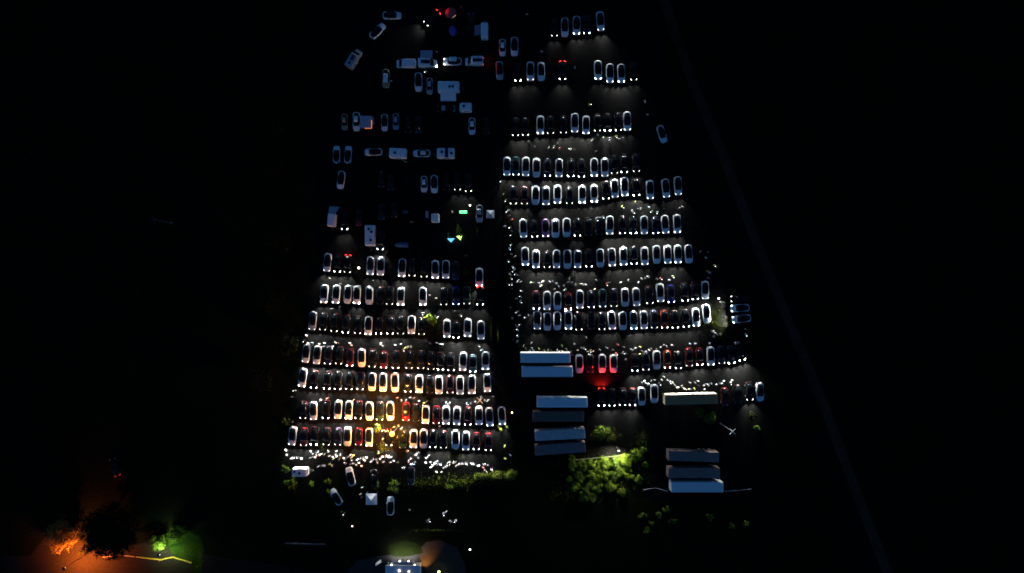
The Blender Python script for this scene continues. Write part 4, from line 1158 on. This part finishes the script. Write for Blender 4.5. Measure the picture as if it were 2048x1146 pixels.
def person_mesh(pose):
    J = {'pelvis': (0, 0, .94, .15, .11), 'waist': (0, 0, 1.10, .14, .10), 'chest': (0, .01, 1.32, .17, .12), 'neckb': (0, 0, 1.47, .07, .07), 'neck': (0, .01, 1.53, .055, .055),
         'jaw': (0, .035, 1.60, .075, .085), 'skull': (0, .01, 1.69, .085, .10), 'crown': (0, 0, 1.76, .055, .065), 'nose': (0, .115, 1.635, .018, .02)}
    E = [('pelvis', 'waist'), ('waist', 'chest'), ('chest', 'neckb'), ('neckb', 'neck'), ('neck', 'jaw'), ('jaw', 'skull'), ('skull', 'crown'), ('jaw', 'nose')]
    step = {'walk': 0.24}.get(pose, 0.03)
    for s, k in ((-1, 'l'), (1, 'r')):
        f = step * s
        J['hip' + k] = (s * .10, 0, .88, .095, .095)
        J['knee' + k] = (s * .11, f * .6 + .03, .49, .065, .065)
        J['ank' + k] = (s * .12, f - .02, .09, .045, .045)
        J['toe' + k] = (s * .14, f + .16, .045, .04, .035)
        J['sh' + k] = (s * .19, 0, 1.41, .07, .07)
        up = (pose == 'phone' and s > 0) or pose == 'film'
        if up:
            J['el' + k] = (s * .26, .14, 1.20, .048, .048)
            J['wr' + k] = (s * .15, .38, 1.36, .036, .036)
            J['ha' + k] = (s * .12, .45, 1.42, .035, .03)
        elif pose == 'folded':
            J['el' + k] = (s * .28, .05, 1.16, .05, .05)
            J['wr' + k] = (s * .06, .24, 1.16, .038, .038)
            J['ha' + k] = (-s * .03, .26, 1.19, .035, .03)
        else:
            J['el' + k] = (s * .27, -.03 - f * .4, 1.14, .05, .05)
            J['wr' + k] = (s * .29, .05 - f * .8, .90, .036, .036)
            J['ha' + k] = (s * .29, .09 - f * .9, .82, .032, .038)
        J['th' + k] = tuple(a + b for a, b in zip(J['ha' + k][:3], (-s * .045, .03, .015))) + (.014, .014)
        E += [('pelvis', 'hip' + k), ('hip' + k, 'knee' + k), ('knee' + k, 'ank' + k), ('ank' + k, 'toe' + k), ('chest', 'sh' + k), ('sh' + k, 'el' + k), ('el' + k, 'wr' + k),
              ('wr' + k, 'ha' + k), ('wr' + k, 'th' + k)]
        hx, hy, hz = J['ha' + k][:3]
        wx, wy, wz = J['wr' + k][:3]
        d = Vector((hx - wx, hy - wy, hz - wz)).normalized()
        sd = d.cross(Vector((s, 0, 0.2))).normalized()
        for q in range(4):
            off = sd * (0.024 * (q - 1.5))
            ln = (0.07, 0.085, 0.08, 0.06)[q]
            a = Vector((hx, hy, hz)) + off + d * 0.02
            J['f%d%s' % (q, k)] = (*a, .011, .011)
            b_ = a + d * ln * 0.6 + Vector((-s * 0.012, 0, -0.006))
            J['g%d%s' % (q, k)] = (*b_, .009, .009)
            E += [('ha' + k, 'f%d%s' % (q, k)), ('f%d%s' % (q, k), 'g%d%s' % (q, k))]
    names = list(J)
    me = bpy.data.meshes.new('person_skel')
    me.from_pydata([J[n][:3] for n in names], [(names.index(a), names.index(b)) for a, b in E], [])
    o = bpy.data.objects.new('person_skel', me)
    COL.objects.link(o)
    md = o.modifiers.new('skin', 'SKIN')
    md.use_smooth_shade = True
    sv = me.skin_vertices[0].data
    for i, n in enumerate(names):
        sv[i].radius = J[n][3:5]
        sv[i].use_root = n == 'pelvis'
    ss = o.modifiers.new('sub', 'SUBSURF')
    ss.levels = ss.render_levels = 1
    bpy.context.view_layer.update()
    dg = bpy.context.evaluated_depsgraph_get()
    out = bpy.data.meshes.new_from_object(o.evaluated_get(dg))
    bpy.data.objects.remove(o)
    out.name = 'person'
    hands = [Vector(J['wr' + k][:3]) for k in 'lr']
    ha = [Vector(J['ha' + k][:3]) for k in 'lr']
    out.materials.clear()
    for m in (JACKET['white'], TROUSERS, SKIN, HAIRS[0]):
        out.materials.append(m)
    for pl in out.polygons:
        c = pl.center
        mi = 0
        if min((c - h).length for h in ha) < 0.12 and min((c - h).length for h in hands) > 0.03 or any((c - h).length < 0.09 for h in ha):
            mi = 2
        elif c.z < 0.90 and abs(c.x) < 0.235:
            mi = 1
        elif c.z > 1.655 and c.y < 0.085 or (c.z > 1.57 and c.y < -0.01):
            mi = 3
        elif c.z > 1.50:
            mi = 2
        pl.material_index = mi
    return out


POSES = {k: person_mesh(k) for k in ('stand', 'walk', 'phone', 'film', 'folded')}
PHONE = MB().box(-0.05, 0.05, -0.09, 0.09, 0, 0.012).mesh('phone')
SCREEN = mat('phone_screen', (0.2, 0.2, 0.2), 0.3, emit=(0.9, 0.95, 0.95), strength=7.0)
POSE_TXT = {'stand': 'standing', 'walk': 'walking', 'phone': 'raising one hand', 'film': 'raising both hands', 'folded': 'with folded arms'}
PEOPLE = []


def ppl(ox, oy, s, place, pts):
    q = [float(v) for v in pts.replace(',', ' ').split()]
    for i in range(0, len(q), 2):
        PEOPLE.append((ox + q[i] / s, oy + q[i + 1] / s, place))


CROWD = 'in the crowd facing the lit cars'
ppl(560, 895, 8.533, CROWD, '82 52 105 135 185 190 215 190 285 190 352 195 520 75 550 120 632 92 695 118 670 145 750 125 605 155 520 178 590 178 820 82 952 72 835 155 880 170 935 128 1020 145 '
    '1005 205 905 200 960 160 1080 195 1110 210 1155 172 1195 140 1245 140 1215 175 1215 230 1120 283 1240 280 1195 295 1298 310 1385 325 1365 200 1412 180 1468 180 1425 215 1450 235 1310 215 '
    '1340 270 1580 220 1550 250 1635 215 1655 265 1700 205 1740 165 1800 165 1855 172 1892 172 1760 250 1875 262 1935 235 2005 260 1680 105 640 335 715 325 750 320 840 292 880 315')
ppl(800, 895, 8.533, CROWD, '128 72 318 98 270 135 308 185 175 205 148 255 252 255 232 292 180 297 75 357 490 140 440 190 435 265 515 258 625 245 580 285 640 295 690 300 555 325 525 343 845 258 800 285 '
    '845 305 905 270 945 258 1000 295 960 315 1065 285 1040 290 1120 285 1145 305 1215 285 1240 290 1260 305 1340 315 1425 300 1495 310 1420 350 1445 395 1478 425 1565 385 740 355 775 335 620 422 705 428 1882 138 1795 195')
TR = 'between the paired trailers and the cars behind'
ppl(1030, 670, 7.877, TR, '45 25 40 97 260 127 135 175 165 213 235 243 268 205 290 240 380 215 470 248 527 238 570 240 665 243 745 170 740 250 803 217 820 245 848 262 880 258 938 137 990 240 1050 205 1085 207 '
    '1148 263 1193 237 1235 258 1190 318 905 318 1340 232 1440 190 1458 205 1545 237 1628 150 1720 188 1590 288 1620 305 1675 290 1705 270 1740 290 1830 228 1862 237 1903 207 1975 185 2003 250 1970 300 2030 300 1130 40 1750 388')
CT = 'by the cream trailer'
ppl(1280, 670, 7.877, TR, '150 245 185 222 265 222 330 192 380 160 425 178 508 165 90 262 65 298 880 137 800 143 1103 132 1377 197 1510 125 1550 115 560 272 595 275 595 310')
ppl(1280, 670, 7.877, CT, '40 750 75 727 135 765 185 727 235 710 350 710 385 660 305 760 440 715 480 735 518 752 560 790 612 825 590 840 668 822 705 850 737 863 780 855 810 855 865 850 795 752 880 750 928 730 928 797 '
    '1020 800 1060 778 1090 795 1135 770 1215 785 1270 768 1298 765 1327 725 1435 750 1460 715 1022 857')
FP = 'on the dark footpath'
ppl(1000, 260, 5.217, FP, '37 665 58 728 92 828 75 845 97 887 122 930 112 1010 122 1052 118 1090 45 1000 12 530')
ppl(1000, 480, 5.217, FP, '122 38 98 80 118 145 153 173 78 212 92 210 132 275 155 303 137 320 162 350 182 365 97 345 112 362 115 400 120 450 82 455 125 505 192 418 217 433 175 440 228 530 218 593 175 607 212 636 '
    '190 742 175 750 200 787 110 708 130 815 267 808 297 788 212 880 165 890 183 905 186 938 183 985 187 1008 127 1040 185 1055')
R3 = 'before the fourth row behind the trailers'
ppl(1030, 535, 7.877, R3, '250 235 290 235 377 243 425 283 400 275 450 217 550 222 590 210 657 253 693 300 622 340 768 283 803 338 863 190 847 225 895 230 945 65 958 272 1045 255 1080 267 1122 267 1292 203 1258 340 '
    '1447 248 1488 233 1670 235 1792 200 1950 233 2000 175')
ppl(1280, 535, 6.946, R3, '28 153 75 148 127 127 243 155 285 145 415 172 457 117')
ED = 'at the field edge near the sideways cars'
ppl(1280, 535, 6.946, ED, '945 48 960 75 978 65 955 147 1175 483 1140 485 1345 405 1022 888 1045 908 1075 928 1127 918 1028 955 1470 855 1478 925 1330 1048 1370 1040')
ppl(1380, 440, 6.37, ED, '135 400 210 480 315 570 240 405')
L4 = 'behind the fourth row from the crowd'
ppl(600, 660, 7.877, L4, '95 87 65 160 115 210 183 200 187 237 298 218 375 208 362 262 545 195 600 208 508 258 780 208 803 240 1267 222 1300 255 1500 240 1585 225 1650 280 1625 300 1700 268 1680 290 1745 268')
ppl(560, 670, 4.267, L4, '1280 70 1338 68 1385 80 1365 78 1700 100 1730 125')
L6 = 'behind the second row from the crowd'
ppl(560, 780, 4.267, L6, '1000 68 1075 90 1035 90 1185 95 1225 112 1250 100 1415 110 1445 115 1590 120 1625 122 1665 100 1748 88 1770 92 1820 55 1108 66 1140 70 105 275 400 72 625 85 345 85 95 60 128 5')
L7 = 'near the orange globe mast'
ppl(560, 780, 4.267, L7, '1035 328 970 318 890 350 920 350 945 345 1000 405 875 420 1360 310 1918 480')
R7 = 'between fifth and sixth rows behind the trailers'
ppl(1160, 390, 7.877, R7, '875 107 665 175 965 210 918 217 820 240 838 262 985 278 1095 187 1333 207 1318 97 1562 205 1630 185 1140 250 1225 258 360 333 260 375 298 360')
R8 = 'before the eighth row behind the trailers'
ppl(1000, 260, 7.877, R8, '452 170 553 255 768 275 855 245 935 290 1120 300 1183 303 1458 155 1550 72 1637 115 1700 133 1738 120 1825 88 1890 133 1940 128 1517 325 920 210')
LL = 'between rows of the caravan side car park'
ppl(600, 560, 4.6545, LL, '285 270 365 250 370 35 1205 138 1265 168 1435 290 1147 305 1488 325 1280 345 1255 335 1975 355')
ppl(640, 400, 5.208, LL, '98 812 540 840 955 225 1525 578 1380 122')
KI = 'in the dark lane near the kiosk'
ppl(540, 880, 3.938, KI, '1098 553 1365 578 1385 568 1235 640 1250 632 1415 640 1428 648 1465 635 725 375 710 430 718 455 560 568 585 578 945 975 985 970 1005 972 1040 972 1085 978')
TP = 'among the camping vehicles'
for x, y in ((777, 28), (712, 125), (781.5, 161), (763, 344), (807, 321), (811, 323), (922, 13), (852, 141), (873, 102), (1150, 134), (1083, 102), (1054, 27), (1296, 228), (1291, 202), (1178, 208)):
    PEOPLE.append((x, y, TP if x < 1000 else 'out among the sparse far rows'))
rp_ = random.Random(21)
jk = list(JACKET)
jw = [15, 28, 15, 22, 6, 4, 6, 4]
order = list(range(len(PEOPLE)))
rp_.shuffle(order)
keep = set(order[:300])
crowd_v, crowd_f, crowd_m = [], [], []
CM = [JACKET['white'], TROUSERS, SKIN, HAIRS[0], JACKET['grey'], JACKET['beige']]
for i, (x, y, place) in enumerate(PEOPLE):
    c = P(x, y, 1.45)
    c.z = 0.010
    pose = rp_.choices(list(POSES), [40, 16, 20, 12, 12])[0]
    col = rp_.choices(jk, jw)[0]
    rz = math.pi + rp_.gauss(0, 0.8) if place not in (CROWD,) else rp_.gauss(0, 0.6)
    scl = rp_.uniform(0.92, 1.06)
    if i in keep:
        o = ob('person', POSES[pose], None, c, rz)
        o.scale = (scl,) * 3
        for si, m in ((0, JACKET[col]), (3, rp_.choice(HAIRS))):
            o.material_slots[si].link = 'OBJECT'
            o.material_slots[si].material = m
        if pose in ('phone', 'film') or (place == FP and rp_.random() < 0.5):
            hl_ = Vector((0.0 if pose == 'film' else 0.10, 0.52, 1.47)) if pose in ('phone', 'film') else Vector((0.29, 0.13, 0.74))
            ph = ob('phone', PHONE, None, c + Matrix.Rotation(rz, 3, 'Z') @ (hl_ * scl), rz, m=SCREEN)
            ph.rotation_euler = (R(25), 0, rz)
            tag(ph, f'glowing phone held by a person {place}', 'phone', 'phones held ' + place)
        gt = 'vest' if col == 'yellow' else 'jacket'
        tag(o, f'person in {col} {gt} {POSE_TXT[pose]} {place}', 'person', 'people ' + place)
    else:
        me = POSES[pose]
        M = Matrix.Translation(c) @ Matrix.Rotation(rz, 4, 'Z') @ Matrix.Scale(scl, 4)
        o0 = len(crowd_v)
        crowd_v += [tuple(M @ v.co) for v in me.vertices]
        j = rp_.choice((0, 4, 4, 5, 1))
        for pl in me.polygons:
            crowd_f.append(tuple(k + o0 for k in pl.vertices))
            crowd_m.append(j if pl.material_index == 0 else pl.material_index)
if crowd_v:
    me = bpy.data.meshes.new('crowd')
    me.from_pydata(crowd_v, [], crowd_f)
    for m in CM:
        me.materials.append(m)
    me.polygons.foreach_set('material_index', crowd_m)
    me.update()
    o = ob('crowd', me)
    o['kind'] = 'stuff'
    o['label'] = 'more onlookers scattered through the crowd and the rows'
    o['category'] = 'crowd'
